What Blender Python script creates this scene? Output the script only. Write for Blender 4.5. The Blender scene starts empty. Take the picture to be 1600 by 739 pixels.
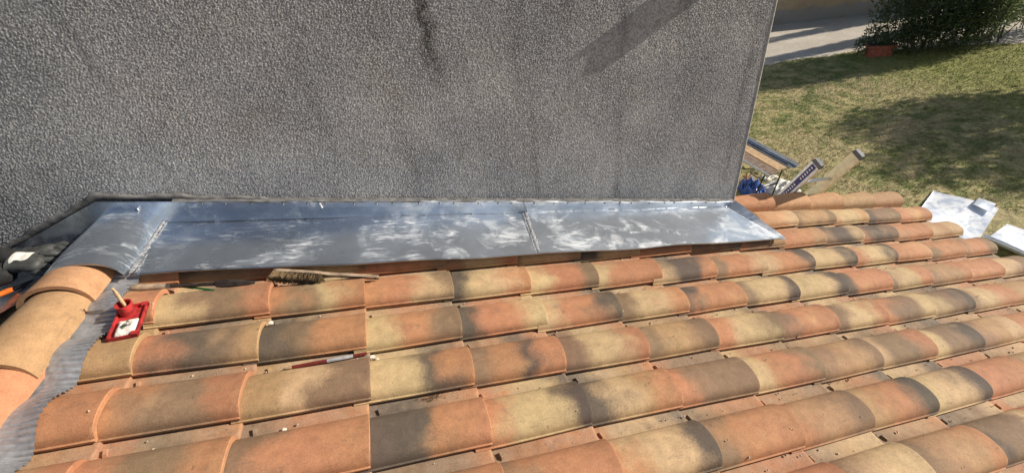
import bpy, math, random
import numpy as np
from mathutils import Vector, Matrix, Euler
random.seed(7); rng = np.random.default_rng(7)
SC = bpy.context.scene; COL = SC.collection
rad = math.radians

# ------------------------------------------------------------------ camera, sky, sun, exposure
cam_d = bpy.data.cameras.new('camera'); cam = bpy.data.objects.new('camera', cam_d); COL.objects.link(cam)
cam_d.sensor_width = 36.0; cam_d.lens = 36 * 669.29 / 1600; cam_d.clip_start = 0.05; cam_d.clip_end = 2000
cx = Vector((0.951, -0.278, -0.134)); cf = Vector((0.142, 0.782, -0.607))
cf.normalize(); cx = (cx - cf * cx.dot(cf)).normalized(); cu = cx.cross(cf)
m = Matrix((cx, cu, -cf)).transposed().to_4x4(); m.translation = Vector((0.419, -1.904, 1.289)); cam.matrix_world = m
SC.camera = cam
SUN_EL, SUN_AZ = 24.0, -6.5            # azimuth measured from +X, negative = towards the camera's side
sv = Vector((math.cos(rad(SUN_EL)) * math.cos(rad(SUN_AZ)), math.cos(rad(SUN_EL)) * math.sin(rad(SUN_AZ)), math.sin(rad(SUN_EL))))
W_ = bpy.data.worlds.new('World'); SC.world = W_; W_.use_nodes = True
wn = W_.node_tree.nodes; sky = wn.new('ShaderNodeTexSky'); sky.sky_type = 'NISHITA'; sky.sun_disc = False
sky.sun_elevation = rad(SUN_EL); sky.sun_rotation = rad(90 - SUN_AZ); sky.air_density = 1.0; sky.dust_density = 1.0; sky.ozone_density = 1.0
W_.node_tree.links.new(sky.outputs[0], wn['Background'].inputs[0]); wn['Background'].inputs[1].default_value = 0.070
sl = bpy.data.lights.new('sun', 'SUN'); sl.energy = 5.0; sl.angle = rad(0.55); sl.color = (1.0, 0.91, 0.78)
so = bpy.data.objects.new('sun', sl); COL.objects.link(so); so.rotation_euler = sv.to_track_quat('Z', 'Y').to_euler(); so.location = (30, -6, 14)
SC.render.engine = 'CYCLES'; SC.render.resolution_x = 1024; SC.render.resolution_y = 472
SC.view_settings.view_transform = 'Standard'; SC.view_settings.look = 'None'; SC.view_settings.gamma = 1.0
SC.view_settings.use_curve_mapping = False; SC.view_settings.exposure = 0.50

# ------------------------------------------------------------------ helpers
A = rad(16.6); CA, SA = math.cos(A), math.sin(A)
CW, CH, TT = 0.182, 0.060, 0.012
TW, TL = 0.235, 0.3729                    # tile pitch across and along the slope
YW = 0.20                                 # face of the rendered wall
XR, ZR = -1.02, 1.02 * math.tan(A)        # ridge line
ZG = -3.9                                 # garden level
def RF(X, Y, Z): return Vector((X * CA + Z * SA, Y, -X * SA + Z * CA))        # right slope -> world
def LF(X, Y, Z): return Vector((XR - (X * CA + Z * SA), Y, ZR - X * SA + Z * CA))   # left slope, X runs down from the ridge

def mesh(name, v, f, smooth=None):
    me = bpy.data.meshes.new(name); me.from_pydata([tuple(p) for p in v], [], f); me.update()
    if smooth is not None:
        me.polygons.foreach_set('use_smooth', [True] * len(me.polygons)); me.set_sharp_from_angle(angle=rad(smooth))
    return me
def link(name, me, mat, parent=None, loc=(0, 0, 0), rot=None):
    o = bpy.data.objects.new(name, me); COL.objects.link(o)
    if mat and me and not me.materials: me.materials.append(mat)
    o.location = loc
    if rot: o.rotation_euler = rot
    if parent: o.parent = parent
    return o
def tag(o, label=None, cat=None, group=None, kind=None):
    if label: o['label'] = label
    if cat: o['category'] = cat
    if group: o['group'] = group
    if kind: o['kind'] = kind
    return o
def empty(name, loc, label, cat, group=None, rot=None):
    o = bpy.data.objects.new(name, None); COL.objects.link(o); o.location = loc; o.empty_display_size = 0.1
    if rot: o.rotation_euler = rot
    return tag(o, label, cat, group)

class MB:
    def __init__(s): s.v = []; s.f = []
    def add(s, v, f):
        n = len(s.v); s.v += [Vector(p) for p in v]; s.f += [tuple(i + n for i in q) for q in f]; return s
    def box(s, c, d, M=None, taper=1.0):
        x, y, z = d[0] / 2, d[1] / 2, d[2] / 2; c = Vector(c)
        p = [Vector((sx * x * (taper if sz > 0 else 1), sy * y * (taper if sz > 0 else 1), sz * z)) for sz in (-1, 1) for sx, sy in ((-1, -1), (1, -1), (1, 1), (-1, 1))]
        if M: p = [M @ q for q in p]
        return s.add([c + q for q in p], [(3, 2, 1, 0), (4, 5, 6, 7), (0, 1, 5, 4), (1, 2, 6, 5), (2, 3, 7, 6), (3, 0, 4, 7)])
    def tube(s, pts, r, n=8, cap=True, flat=1.0):
        pts = [Vector(p) for p in pts]; k = len(pts); r = r if isinstance(r, (list, tuple)) else [r] * k
        up = Vector((0, 0, 1)); vs = []
        for i, p in enumerate(pts):
            t = (pts[min(i + 1, k - 1)] - pts[max(i - 1, 0)]).normalized()
            if abs(t.dot(up)) > 0.95: u0 = Vector((1, 0, 0))
            else: u0 = up
            a = t.cross(u0).normalized(); b = a.cross(t).normalized()
            for j in range(n):
                th = 2 * math.pi * j / n
                vs.append(p + a * (math.cos(th) * r[i]) + b * (math.sin(th) * r[i] * flat))
        fs = [(i * n + j, i * n + (j + 1) % n, (i + 1) * n + (j + 1) % n, (i + 1) * n + j) for i in range(k - 1) for j in range(n)]
        if cap: fs += [tuple(range(n - 1, -1, -1)), tuple((k - 1) * n + j for j in range(n))]
        return s.add(vs, fs)
    def grid(s, fn, nu, nv, th=None):
        """sheet fn(u,v)->point for u,v in 0..1; th = thickness vector function or None"""
        P = [[fn(i / nu, j / nv) for j in range(nv + 1)] for i in range(nu + 1)]
        fl = [p for r in P for p in r]; w = nv + 1
        fs = [(i * w + j, (i + 1) * w + j, (i + 1) * w + j + 1, i * w + j + 1) for i in range(nu) for j in range(nv)]
        if th is None: return s.add(fl, fs)
        N = len(fl); vs = fl + [p + th for p in fl]
        fs2 = [tuple(reversed([q + N for q in f])) for f in fs]
        ed = []
        for i in range(nu): ed += [(i * w, i * w + N, (i + 1) * w + N, (i + 1) * w), ((i + 1) * w + nv, (i + 1) * w + nv + N, i * w + nv + N, i * w + nv)]
        for j in range(nv): ed += [(j + 1, j + 1 + N, j + N, j), (nu * w + j, nu * w + j + N, nu * w + j + 1 + N, nu * w + j + 1)]
        return s.add(vs, fs + fs2 + ed)
    def make(s, name, mat, parent=None, smooth=None, origin=None):
        o = Vector(origin) if origin is not None else (Vector(parent.location) if parent and parent.type == 'EMPTY' else Vector((0, 0, 0)))
        if parent is not None and parent.type != 'EMPTY':
            o = Vector(parent.location) + (Vector(parent.parent.location) if parent.parent else Vector((0, 0, 0)))
        me = mesh(name, [p - o for p in s.v], s.f, smooth)
        return link(name, me, mat, parent, loc=(0, 0, 0) if parent else o)

# ------------------------------------------------------------------ materials
class NT:
    def __init__(s, name):
        s.m = bpy.data.materials.new(name); s.m.use_nodes = True; s.t = s.m.node_tree; s.b = s.t.nodes['Principled BSDF']
    def n(s, typ, ins=None, **kw):
        nd = s.t.nodes.new('ShaderNode' + typ)
        for k, v in kw.items(): setattr(nd, k, v)
        for k, v in (ins or {}).items(): s.put(nd.inputs[k], v)
        return nd
    def put(s, sock, v):
        if isinstance(v, bpy.types.NodeSocket): s.t.links.new(v, sock)
        elif isinstance(v, bpy.types.Node): s.t.links.new(v.outputs[0], sock)
        else: sock.default_value = v
    def math(s, op, a, b=0.0, clamp=False):
        nd = s.n('Math', {0: a, 1: b}, operation=op); nd.use_clamp = clamp; return nd.outputs[0]
    def mix(s, f, a, b, blend='MIX'):
        nd = s.n('Mix', data_type='RGBA', blend_type=blend); s.put(nd.inputs[0], f); s.put(nd.inputs[6], a); s.put(nd.inputs[7], b); return nd.outputs[2]
    def ramp(s, x, lo, hi, a=0.0, b=1.0):
        nd = s.n('MapRange', {0: x, 1: lo, 2: hi, 3: a, 4: b}, interpolation_type='SMOOTHSTEP'); return nd.outputs[0]
    def noise(s, vec, scale, detail=3, rough=0.55, dist=0.0):
        return s.n('TexNoise', {'Vector': vec, 'Scale': scale, 'Detail': detail, 'Roughness': rough, 'Distortion': dist}).outputs[0]
    def coord(s, scale=(1, 1, 1), gen='Object'):
        c = s.n('TexCoord').outputs[gen]
        return s.n('Mapping', {'Vector': c, 'Scale': scale}).outputs[0]
    def bump(s, h, strength, dist):
        s.put(s.b.inputs['Normal'], s.n('Bump', {'Height': h, 'Strength': strength, 'Distance': dist}).outputs[0])
    def col(s, v): s.put(s.b.inputs['Base Color'], v)
    def rough(s, v): s.put(s.b.inputs['Roughness'], v)
    def metal(s, v): s.put(s.b.inputs['Metallic'], v)
def c4(r, g=None, b=None): return (r, g, b, 1) if g is not None else (r, r, r, 1)
def plain(name, col, rough=0.6, metal=0.0, var=0.25, scale=30, bump=0.3, bd=0.002, spec=0.5):
    t = NT(name); co = t.coord(); nz = t.noise(co, scale, 4)
    t.col(t.mix(t.ramp(nz, 0.3, 0.7), c4(*[c * (1 - var) for c in col]), c4(*[min(1, c * (1 + var)) for c in col])))
    t.rough(t.ramp(t.noise(co, scale * 0.4, 3), 0.3, 0.7, rough - 0.08, rough + 0.08)); t.metal(metal)
    t.b.inputs['Specular IOR Level'].default_value = spec
    if bump: t.bump(nz, bump, bd)
    return t.m

def tile_material():
    t = NT('terracotta')
    co = t.n('TexCoord').outputs['Object']; rnd = t.n('ObjectInfo').outputs['Random']
    off = t.n('CombineXYZ', {0: t.math('MULTIPLY', rnd, 37.0), 1: t.math('MULTIPLY', rnd, 91.0), 2: t.math('MULTIPLY', rnd, 13.0)}).outputs[0]
    p = t.n('VectorMath', {0: co, 1: off}, operation='ADD').outputs[0]
    x = t.n('SeparateXYZ', {0: co}).outputs[0]
    u = t.math('ADD', t.math('DIVIDE', x, TL), 1.0)
    wob = t.math('MULTIPLY', t.math('SUBTRACT', t.noise(p, 8.0, 1.5, 0.45), 0.5), 0.75)
    wob2 = t.math('MULTIPLY', t.math('SUBTRACT', t.noise(p, 120.0, 3, 0.7), 0.5), 0.26)
    u = t.math('ADD', t.math('ADD', u, wob), wob2)
    z = [t.n('Attribute', attribute_type='OBJECT', attribute_name='tint_%d' % k).outputs['Color'] for k in range(4)]
    c = t.mix(t.ramp(u, 0.06, 0.42), z[0], z[1]); c = t.mix(t.ramp(u, 0.33, 0.67), c, z[2]); c = t.mix(t.ramp(u, 0.58, 0.94), c, z[3])
    # cream bloom and smoky bloom of their own shapes
    c = t.mix(t.math('MULTIPLY', t.ramp(t.noise(p, 7.0, 4, 0.6), 0.55, 0.75), 0.30), c, c4(0.48, 0.32, 0.165))
    c = t.mix(t.math('MULTIPLY', t.ramp(t.noise(p, 11.0, 5, 0.65), 0.57, 0.75), 0.40), c, c4(0.13, 0.10, 0.08))
    ly = t.n('SeparateXYZ', {0: co}).outputs[1]     # fine grey dust lies in the pans
    c = t.mix(t.math('MULTIPLY', t.ramp(ly, CW - 0.012, CW + 0.012), t.ramp(t.noise(p, 16, 4, 0.65), 0.25, 0.7, 0.0, 0.42)), c, c4(0.34, 0.275, 0.205))
    # grain, sandy speckle, black specks
    c = t.mix(1.0, c, t.n('MapRange', {0: t.noise(p, 260, 3, 0.7), 1: 0.25, 2: 0.75, 3: 0.78, 4: 1.20}).outputs[0], 'MULTIPLY')
    c = t.mix(t.math('MULTIPLY', t.ramp(t.noise(p, 90, 4, 0.75), 0.63, 0.72), 0.65), c, c4(0.05, 0.042, 0.035))
    c = t.mix(t.math('MULTIPLY', t.ramp(t.noise(p, 45, 5, 0.75), 0.63, 0.76), 0.30), c, c4(0.52, 0.42, 0.30))
    c = t.mix(t.math('MULTIPLY', t.ramp(t.noise(p, 34, 6, 0.72, 0.4), 0.635, 0.665), 0.45), c, c4(0.07, 0.058, 0.046))
    sc = t.n('Mapping', {'Vector': p, 'Scale': (14.0, 90.0, 30.0)}).outputs[0]     # dirt runs along the slope
    c = t.mix(t.math('MULTIPLY', t.ramp(t.noise(sc, 1.0, 5, 0.7), 0.58, 0.70), 0.35), c, c4(0.12, 0.088, 0.06))
    c = t.mix(1.0, c, t.n('MapRange', {0: t.noise(p, 24, 5, 0.7), 1: 0.3, 2: 0.7, 3: 0.82, 4: 1.15}).outputs[0], 'MULTIPLY')
    t.col(c); t.rough(0.82); t.b.inputs['Specular IOR Level'].default_value = 0.35
    h = t.math('ADD', t.math('MULTIPLY', t.noise(p, 320, 3, 0.7), 0.5), t.math('MULTIPLY', t.noise(p, 40, 4, 0.6), 0.9))
    t.bump(h, 0.35, 0.004)
    return t.m
PAL = {'O': (0.395, 0.183, 0.092), 'C': (0.46, 0.325, 0.176), 'B': (0.205, 0.132, 0.080), 'D': (0.082, 0.066, 0.054), 'T': (0.345, 0.210, 0.108), 'P': (0.45, 0.258, 0.128)}
PAL = {k: tuple(0.93 * a + 0.07 * b for a, b in zip(v, (0.33, 0.195, 0.112))) for k, v in PAL.items()}

def zinc_material(name, base=(0.53, 0.60, 0.70), smear=0.85, met=0.94):
    t = NT(name); co = t.coord()
    big = t.noise(co, 2.2, 4, 0.6)
    st = t.n('Mapping', {'Vector': t.n('TexCoord').outputs['Object'], 'Rotation': (0, 0, 1.0), 'Scale': (6.0, 26.0, 8.0)}).outputs[0]
    st2 = t.n('Mapping', {'Vector': t.n('TexCoord').outputs['Object'], 'Rotation': (0, 0, -0.7), 'Scale': (6.0, 34.0, 8.0)}).outputs[0]
    xx = t.n('SeparateXYZ', {0: co}).outputs[0]
    more = t.ramp(xx, -1.0, 1.3, 0.0, 1.0)
    film = t.noise(co, 6.0, 7, 0.66, 0.6); film = t.ramp(t.math('ADD', film, t.math('MULTIPLY', more, 0.10)), 0.44, 0.78)
    sm = t.math('MULTIPLY', t.ramp(t.noise(st, 1.0, 6, 0.62, 1.6), 0.46, 0.74), t.ramp(t.noise(co, 5.5, 3, 0.6), 0.45, 0.60))
    sm2 = t.math('MULTIPLY', t.ramp(t.noise(st2, 1.0, 6, 0.65, 1.4), 0.48, 0.76), t.ramp(t.noise(co, 4.3, 3, 0.55), 0.48, 0.62))
    s = t.math('ADD', t.math('MULTIPLY', film, t.math('ADD', t.math('MULTIPLY', more, 0.40), 0.26)), t.math('MULTIPLY', t.math('MAXIMUM', sm, sm2), 0.60))
    s = t.math('MULTIPLY', s, smear, True)
    s = t.math('MAXIMUM', s, t.math('ADD', t.math('MULTIPLY', more, 0.22), 0.04))
    c = t.mix(t.ramp(big, 0.35, 0.65), c4(*[k * 0.78 for k in base]), c4(*[k * 1.12 for k in base]))
    c = t.mix(s, c, c4(0.74, 0.76, 0.78))
    t.col(c); t.metal(t.ramp(s, 0.0, 1.0, met, 0.20)); t.rough(t.ramp(t.math('ADD', s, t.math('MULTIPLY', big, 0.4)), 0.1, 1.1, 0.235, 0.58))
    t.bump(t.math('ADD', t.noise(co, 5, 2, 0.5), t.math('MULTIPLY', t.noise(co, 90, 3, 0.6), 0.04)), 0.25, 0.02)
    return t.m

def stucco_material():
    t = NT('stucco'); co = t.coord()
    x, y, z = t.n('SeparateXYZ', {0: co}).outputs[:3]
    c = t.mix(t.ramp(t.noise(co, 1.6, 5, 0.6), 0.35, 0.68), c4(0.33, 0.335, 0.345), c4(0.43, 0.425, 0.42))
    c = t.mix(t.math('MULTIPLY', t.ramp(t.noise(co, 3.1, 4, 0.6), 0.52, 0.7), 0.3), c, c4(0.32, 0.29, 0.255))
    vs = t.n('Mapping', {'Vector': co, 'Scale': (6.0, 1.0, 0.5)}).outputs[0]
    c = t.mix(t.math('MULTIPLY', t.ramp(t.noise(vs, 1.0, 4, 0.6), 0.52, 0.72), 0.6), c, c4(0.17, 0.168, 0.17))
    # black run-off stain below the roof, with a fainter one lower down
    dx = t.math('ABSOLUTE', t.math('SUBTRACT', x, t.math('ADD', -1.865, t.math('MULTIPLY', t.math('SUBTRACT', t.noise(co, 9, 4, 0.6), 0.5), 0.14))))
    zt = t.ramp(z, 4.40, 4.85)
    st = t.math('MULTIPLY', t.ramp(dx, 0.055, 0.0), zt)
    st = t.math('MULTIPLY', st, t.ramp(t.noise(co, 45, 4, 0.75), 0.30, 0.52))
    c = t.mix(t.math('MULTIPLY', st, 0.85), c, c4(0.045, 0.042, 0.036))
    c = t.mix(t.math('MULTIPLY', t.ramp(t.noise(co, 170, 3, 0.7), 0.42, 0.62), 0.35), c, t.mix(1.0, c, c4(0.5), 'MULTIPLY'))
    c = t.mix(1.0, c, t.n('MapRange', {0: t.noise(co, 120, 2, 0.7), 1: 0.36, 2: 0.64, 3: 0.70, 4: 1.40}).outputs[0], 'MULTIPLY')
    t.col(c); t.rough(0.9); t.b.inputs['Specular IOR Level'].default_value = 0.3
    t.bump(t.noise(co, 240, 3, 0.75), 0.9, 0.005)
    return t.m

M_TILE = tile_material()
M_ZINC = zinc_material('zinc_sheet'); M_ZINC2 = zinc_material('zinc_dull', (0.34, 0.38, 0.44), 0.7)
M_ZNEW = zinc_material('zinc_new', (0.74, 0.80, 0.90), 1.6, 0.45)
M_SOLDER = plain('solder', (0.62, 0.62, 0.63), 0.4, 0.6, 0.5, 90, 0.8, 0.006)
M_STUCCO = stucco_material()
M_MORTAR = plain('mortar', (0.125, 0.122, 0.12), 0.9, 0, 0.35, 25, 0.6, 0.006)
M_LEAD = plain('pleated_aluminium', (0.37, 0.38, 0.40), 0.42, 0.55, 0.15, 60, 0.3, 0.003)
M_DECK = plain('deck_board', (0.10, 0.08, 0.06), 0.9)
M_ANNEX = plain('annex_render', (0.42, 0.36, 0.28), 0.9, 0, 0.15, 12, 0.5, 0.006)
M_RED = plain('red_plastic', (0.33, 0.020, 0.020), 0.68, 0, 0.5, 30, 0.35)
M_SALT = plain('salt_block', (0.66, 0.62, 0.55), 0.85, 0, 0.2, 60, 0.8, 0.005)
M_SOOT = plain('soot', (0.12, 0.13, 0.11), 0.9, 0, 0.5, 60, 0.5)
M_WOOD = plain('pale_wood', (0.50, 0.34, 0.19), 0.7, 0, 0.25, 22, 0.3)
M_WOODG = plain('weathered_wood', (0.30, 0.22, 0.15), 0.8, 0, 0.35, 22, 0.4)
M_STEEL = plain('steel', (0.22, 0.21, 0.20), 0.45, 0.9, 0.4, 40, 0.3)
M_COPPER = plain('burnt_copper', (0.035, 0.026, 0.022), 0.6, 0.3, 0.5, 40, 0.5)
M_STRAW = plain('straw', (0.15, 0.10, 0.05), 0.85, 0, 0.45, 60, 0.3)
M_GREEN = plain('green_paint', (0.02, 0.09, 0.02), 0.5)
M_PENCIL = plain('pencil_red', (0.13, 0.014, 0.012), 0.5)
M_TAPE = plain('grey_tape', (0.30, 0.30, 0.31), 0.6)
M_BLACK = plain('black_cloth', (0.012, 0.012, 0.013), 0.85, 0, 0.4, 60, 0.6, 0.004)
M_GREYCL = plain('grey_rubber', (0.042, 0.044, 0.042), 0.65, 0, 0.35, 35, 0.35, 0.002)
M_WHITECL = plain('white_cloth', (0.62, 0.61, 0.57), 0.85, 0, 0.12, 40, 0.5)
M_ORANGE = plain('orange_grip', (0.72, 0.17, 0.025), 0.5)
M_ALU = plain('aluminium', (0.62, 0.62, 0.62), 0.38, 0.85, 0.12, 30, 0.15)
M_FIBRE = plain('cream_fibreglass', (0.76, 0.69, 0.46), 0.5, 0, 0.12, 20, 0.2)
M_NAVY = plain('navy_label', (0.035, 0.028, 0.15), 0.45, 0, 0.2, 40, 0)
M_PRINT = plain('white_print', (0.75, 0.75, 0.75), 0.5, 0, 0.05, 40, 0)
M_CAP = plain('grey_plastic', (0.10, 0.105, 0.12), 0.5)
M_BLUEBAG = plain('blue_plastic', (0.02, 0.07, 0.30), 0.35, 0, 0.5, 14, 0.6, 0.02)
M_DARKST = plain('dark_steel', (0.02, 0.02, 0.022), 0.5, 0.5)
M_RUSTBR = plain('brown_board', (0.20, 0.14, 0.10), 0.75, 0, 0.35, 14, 0.4)
M_TERRA = plain('terracotta_pot', (0.34, 0.10, 0.06), 0.8, 0, 0.25, 14, 0.4)
M_BARK = plain('bark', (0.12, 0.09, 0.065), 0.9, 0, 0.4, 18, 0.8, 0.02)
M_CRUMB = plain('crumbs', (0.46, 0.38, 0.29), 0.9, 0, 0.5, 120, 0.4)

# ------------------------------------------------------------------ ground, lawn, path, garden wall
def ground_material():
    t = NT('gravel'); co = t.coord()
    c = t.mix(t.ramp(t.noise(co, 0.6, 5, 0.6), 0.3, 0.7), c4(0.46, 0.40, 0.32), c4(0.62, 0.56, 0.47))
    c = t.mix(t.math('MULTIPLY', t.ramp(t.noise(co, 26, 4, 0.75), 0.4, 0.65), 0.5), c, c4(0.24, 0.21, 0.17))
    t.col(c); t.rough(0.95); t.bump(t.noise(co, 30, 4, 0.7), 0.35, 0.02); return t.m
def lawn_color(t):
    co = t.n('NewGeometry').outputs['Position']
    gx, gy, gz = t.n('SeparateXYZ', {0: co}).outputs[:3]
    n1 = t.noise(co, 0.55, 5, 0.65, 0.5); n2 = t.noise(co, 2.6, 5, 0.7); n3 = t.noise(co, 14, 3, 0.7)
    c = t.mix(t.ramp(n2, 0.36, 0.64), c4(0.20, 0.225, 0.06), c4(0.56, 0.47, 0.23))
    c = t.mix(t.math('MULTIPLY', t.ramp(n1, 0.45, 0.60), 0.75), c, c4(0.52, 0.41, 0.23))
    c = t.mix(t.math('MULTIPLY', t.ramp(t.noise(co, 1.1, 5, 0.7, 0.8), 0.50, 0.64), 0.75), c, c4(0.13, 0.17, 0.04))
    far = t.math('MULTIPLY', t.ramp(t.math('ADD', gx, t.math('MULTIPLY', n1, 3)), 13.2, 16.5), 0.75)
    c = t.mix(far, c, c4(0.25, 0.27, 0.05))
    c = t.mix(1.0, c, t.n('MapRange', {0: n3, 1: 0.3, 2: 0.7, 3: 0.55, 4: 1.25}).outputs[0], 'MULTIPLY')
    return c
M_GROUND = ground_material()
t = NT('lawn_soil'); t.col(lawn_color(t)); t.rough(0.95); t.bump(t.noise(t.coord(), 40, 4, 0.7), 1.0, 0.03); M_LAWN = t.m
t = NT('grass_blade'); t.col(lawn_color(t)); t.rough(0.7); t.b.inputs['Specular IOR Level'].default_value = 0.2; M_GRASS = t.m

mb = MB(); G = 400; mb.add([(-G, -G, ZG), (G, -G, ZG), (G, G, ZG), (-G, G, ZG)], [(0, 1, 2, 3)])
tag(mb.make('ground', M_GROUND), kind='structure', label='pale gravel yard beyond the lawn')
EDGE = [(-2, 10.9), (4, 10.9), (9, 10.45), (11.9, 9.75), (14.3, 9.15), (16.0, 8.2), (18.2, 6.75), (24, 3.2), (34, -2)]
def edge_y(x):
    for (a, b), (c, d) in zip(EDGE, EDGE[1:]):
        if a <= x <= c: return b + (d - b) * (x - a) / (c - a)
    return -3
lv, lf = [], []; nx = 120
for i in range(nx + 1):
    x = -2 + 36 * i / nx; e = edge_y(x) + 0.08 * math.sin(x * 3.1) + 0.06 * math.sin(x * 7.7 + 1)
    for j in range(9): lv.append((x, -14 + (e + 14) * j / 8, ZG + 0.012))
for i in range(nx):
    for j in range(8): lf.append((i * 9 + j, (i + 1) * 9 + j, (i + 1) * 9 + j + 1, i * 9 + j + 1))
lawn = link('lawn', mesh('lawn', lv, lf), M_LAWN); tag(lawn, 'dry patchy lawn beyond the roof', kind='structure')
# grass blades, one mass
NB = 130000
gx = rng.uniform(5.0, 20.0, NB); gy = rng.uniform(0.2, 11, NB)
ey = np.interp(gx, [p[0] for p in EDGE], [p[1] for p in EDGE]); k = (gy < ey) & (gy > (gx - 20) * 0.55) & ~((gx > 7.8) & (gx < 9.85) & (gy < 2.62 - 0.33 * np.abs(gx - 9.15) * (gx < 9.15) - 2.6 * np.clip(gx - 9.15, 0, 1)) & (gy < 2.6)); gx, gy = gx[k], gy[k]; n = len(gx)
ln = rng.uniform(0.015, 0.045, n); th = rng.uniform(0, 2 * math.pi, n); wd = rng.uniform(0.004, 0.010, n); le = rng.normal(0, 0.03, (n, 2))
V = np.zeros((n, 3, 3)); dx, dy = np.cos(th) * wd, np.sin(th) * wd
V[:, 0] = np.stack([gx - dx, gy - dy, np.full(n, ZG + 0.012)], 1); V[:, 1] = np.stack([gx + dx, gy + dy, np.full(n, ZG + 0.012)], 1)
V[:, 2] = np.stack([gx + le[:, 0], gy + le[:, 1], ZG + 0.012 + ln], 1)
def np_mesh(name, V, per):
    n = V.shape[0]; me = bpy.data.meshes.new(name); me.vertices.add(n * per); me.vertices.foreach_set('co', V.reshape(-1).astype(np.float32))
    me.loops.add(n * per); me.loops.foreach_set('vertex_index', np.arange(n * per, dtype=np.int32)); me.polygons.add(n)
    me.polygons.foreach_set('loop_start', np.arange(0, n * per, per, dtype=np.int32)); me.polygons.foreach_set('loop_total', np.full(n, per, dtype=np.int32))
    me.update(calc_edges=True); me.validate(); return me
tag(link('grass', np_mesh('grass', V, 3), M_GRASS), 'short dry and green grass blades over the lawn', 'grass', kind='stuff')

def garden_wall():
    t = NT('garden_wall'); co = t.coord(); z = t.n('SeparateXYZ', {0: co}).outputs[2]
    e = t.math('ADD', z, t.math('MULTIPLY', t.math('SUBTRACT', t.noise(co, 3.0, 5, 0.7), 0.5), 0.5))
    c = t.mix(t.ramp(e, 0.42, 0.56), c4(0.30, 0.29, 0.27), c4(0.44, 0.34, 0.22))
    c = t.mix(t.math('MULTIPLY', t.ramp(t.noise(co, 1.3, 5, 0.65), 0.45, 0.7), 0.5), c, c4(0.26, 0.20, 0.15))
    t.col(c); t.rough(0.92); t.bump(t.noise(co, 40, 4, 0.7), 0.5, 0.01)
    p0, p1 = Vector((5.0, 17.6, ZG)), Vector((30.0, 6.9, ZG)); d = (p1 - p0).normalized(); nn = Vector((-d.y, d.x, 0))
    w = empty('garden_wall', p0, 'low beige garden wall with grey stained foot beyond the path', 'wall')
    L = (p1 - p0).length; b = MB()
    b.grid(lambda u, v: p0 + d * (u * L) + Vector((0, 0, 1.35 * v)) + nn * (0.006 * math.sin(u * 90) + 0.01 * math.sin(u * 31 + v * 4)), 60, 4, nn * 0.2)
    b.make('wall_body', t.m, w)
    b = MB(); 
    for k in range(26):
        q = p0 + d * (L * (k + 0.5) / 26) + nn * 0.1 + Vector((0, 0, 1.39))
        Mx = Matrix.Rotation(math.atan2(d.y, d.x), 3, 'Z')
        bb = MB().box(q, (L / 26 - 0.012, 0.30, 0.06), Mx); bb.make('coping_stone', M_ANNEX, w)
garden_wall()

# ------------------------------------------------------------------ tall house with rendered wall (real relief)
hw = empty('house_wall', (2.44, YW, ZG), 'tall grey roughcast house wall with a black run-off stain', 'wall')
def relief(nx, nz, dx, wl, seed, bw=0.75):
    r = np.random.default_rng(seed); fx = np.fft.fftfreq(nx, dx)[:, None]; fz = np.fft.fftfreq(nz, dx)[None, :]
    f = np.sqrt(fx ** 2 + fz ** 2); f0 = 1 / wl
    H = np.exp(-((f - f0) / (bw * f0)) ** 2)
    n = np.real(np.fft.ifft2(np.fft.fft2(r.normal(size=(nx, nz))) * H)); return n / n.std()
x0, x1, z0, z1, dg = -1.95, 2.432, -0.70, 1.42, 0.0033
nx = int((x1 - x0) / dg); nz = int((z1 - z0) / dg)
r1 = 0.4 * relief(nx, nz, dg, 0.017, 1, 1.0) + 1.0 * relief(nx, nz, dg, 0.0095, 5, 0.7); r2 = relief(nx, nz, dg, 0.0085, 2, 0.5); r3 = relief(nx, nz, dg, 0.3, 3); r4 = relief(nx, nz, dg, 0.6, 4)
amp = 1 + 0.22 * np.tanh(r4)
hgt = (np.tanh(1.3 * r1 - 0.2) * 0.00110 + r2 * 0.00050) * amp + r3 * 0.00022
X = np.linspace(x0, x1, nx)[:, None] + 0 * hgt; Z = np.linspace(z0, z1, nz)[None, :] + 0 * hgt
edge = np.clip((x1 - X) / 0.05, 0, 1); hgt = hgt * (0.35 + 0.65 * edge)
Vw = np.stack([X - 2.44, -hgt - 0.004, Z - ZG], -1).reshape(-1, 3).astype(np.float32)
ii, jj = np.meshgrid(np.arange(nx - 1), np.arange(nz - 1), indexing='ij'); q = (ii * nz + jj).reshape(-1)
Fq = np.stack([q, q + nz, q + nz + 1, q + 1], 1).astype(np.int32)
me = bpy.data.meshes.new('roughcast_face'); me.vertices.add(len(Vw)); me.vertices.foreach_set('co', Vw.reshape(-1))
me.loops.add(Fq.size); me.loops.foreach_set('vertex_index', Fq.reshape(-1)); me.polygons.add(len(Fq))
me.polygons.foreach_set('loop_start', np.arange(0, Fq.size, 4, dtype=np.int32)); me.polygons.foreach_set('loop_total', np.full(len(Fq), 4, dtype=np.int32))
me.polygons.foreach_set('use_smooth', np.ones(len(Fq), dtype=bool)); me.update(calc_edges=True)
face = link('roughcast_face', me, M_STUCCO, hw)
b = MB()
def slab(xa, xb, za, zb, ya=YW, yb=YW + 0.4): b.box(((xa + xb) / 2, (ya + yb) / 2, (za + zb) / 2), (xb - xa, yb - ya, zb - za))
slab(-7, 2.44, ZG, 3.2, YW + 0.003, YW + 0.4); slab(2.04, 2.438, ZG, 3.2, YW + 0.41, 9.0)
slab(-7, -1.952, ZG, 3.2, YW - 0.004, YW + 0.002); slab(-1.95, 2.438, 1.422, 3.2, YW - 0.004, YW + 0.002); slab(-1.95, 2.438, ZG, -0.702, YW - 0.004, YW + 0.002)
b.make('house_body', M_STUCCO, hw)
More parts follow.
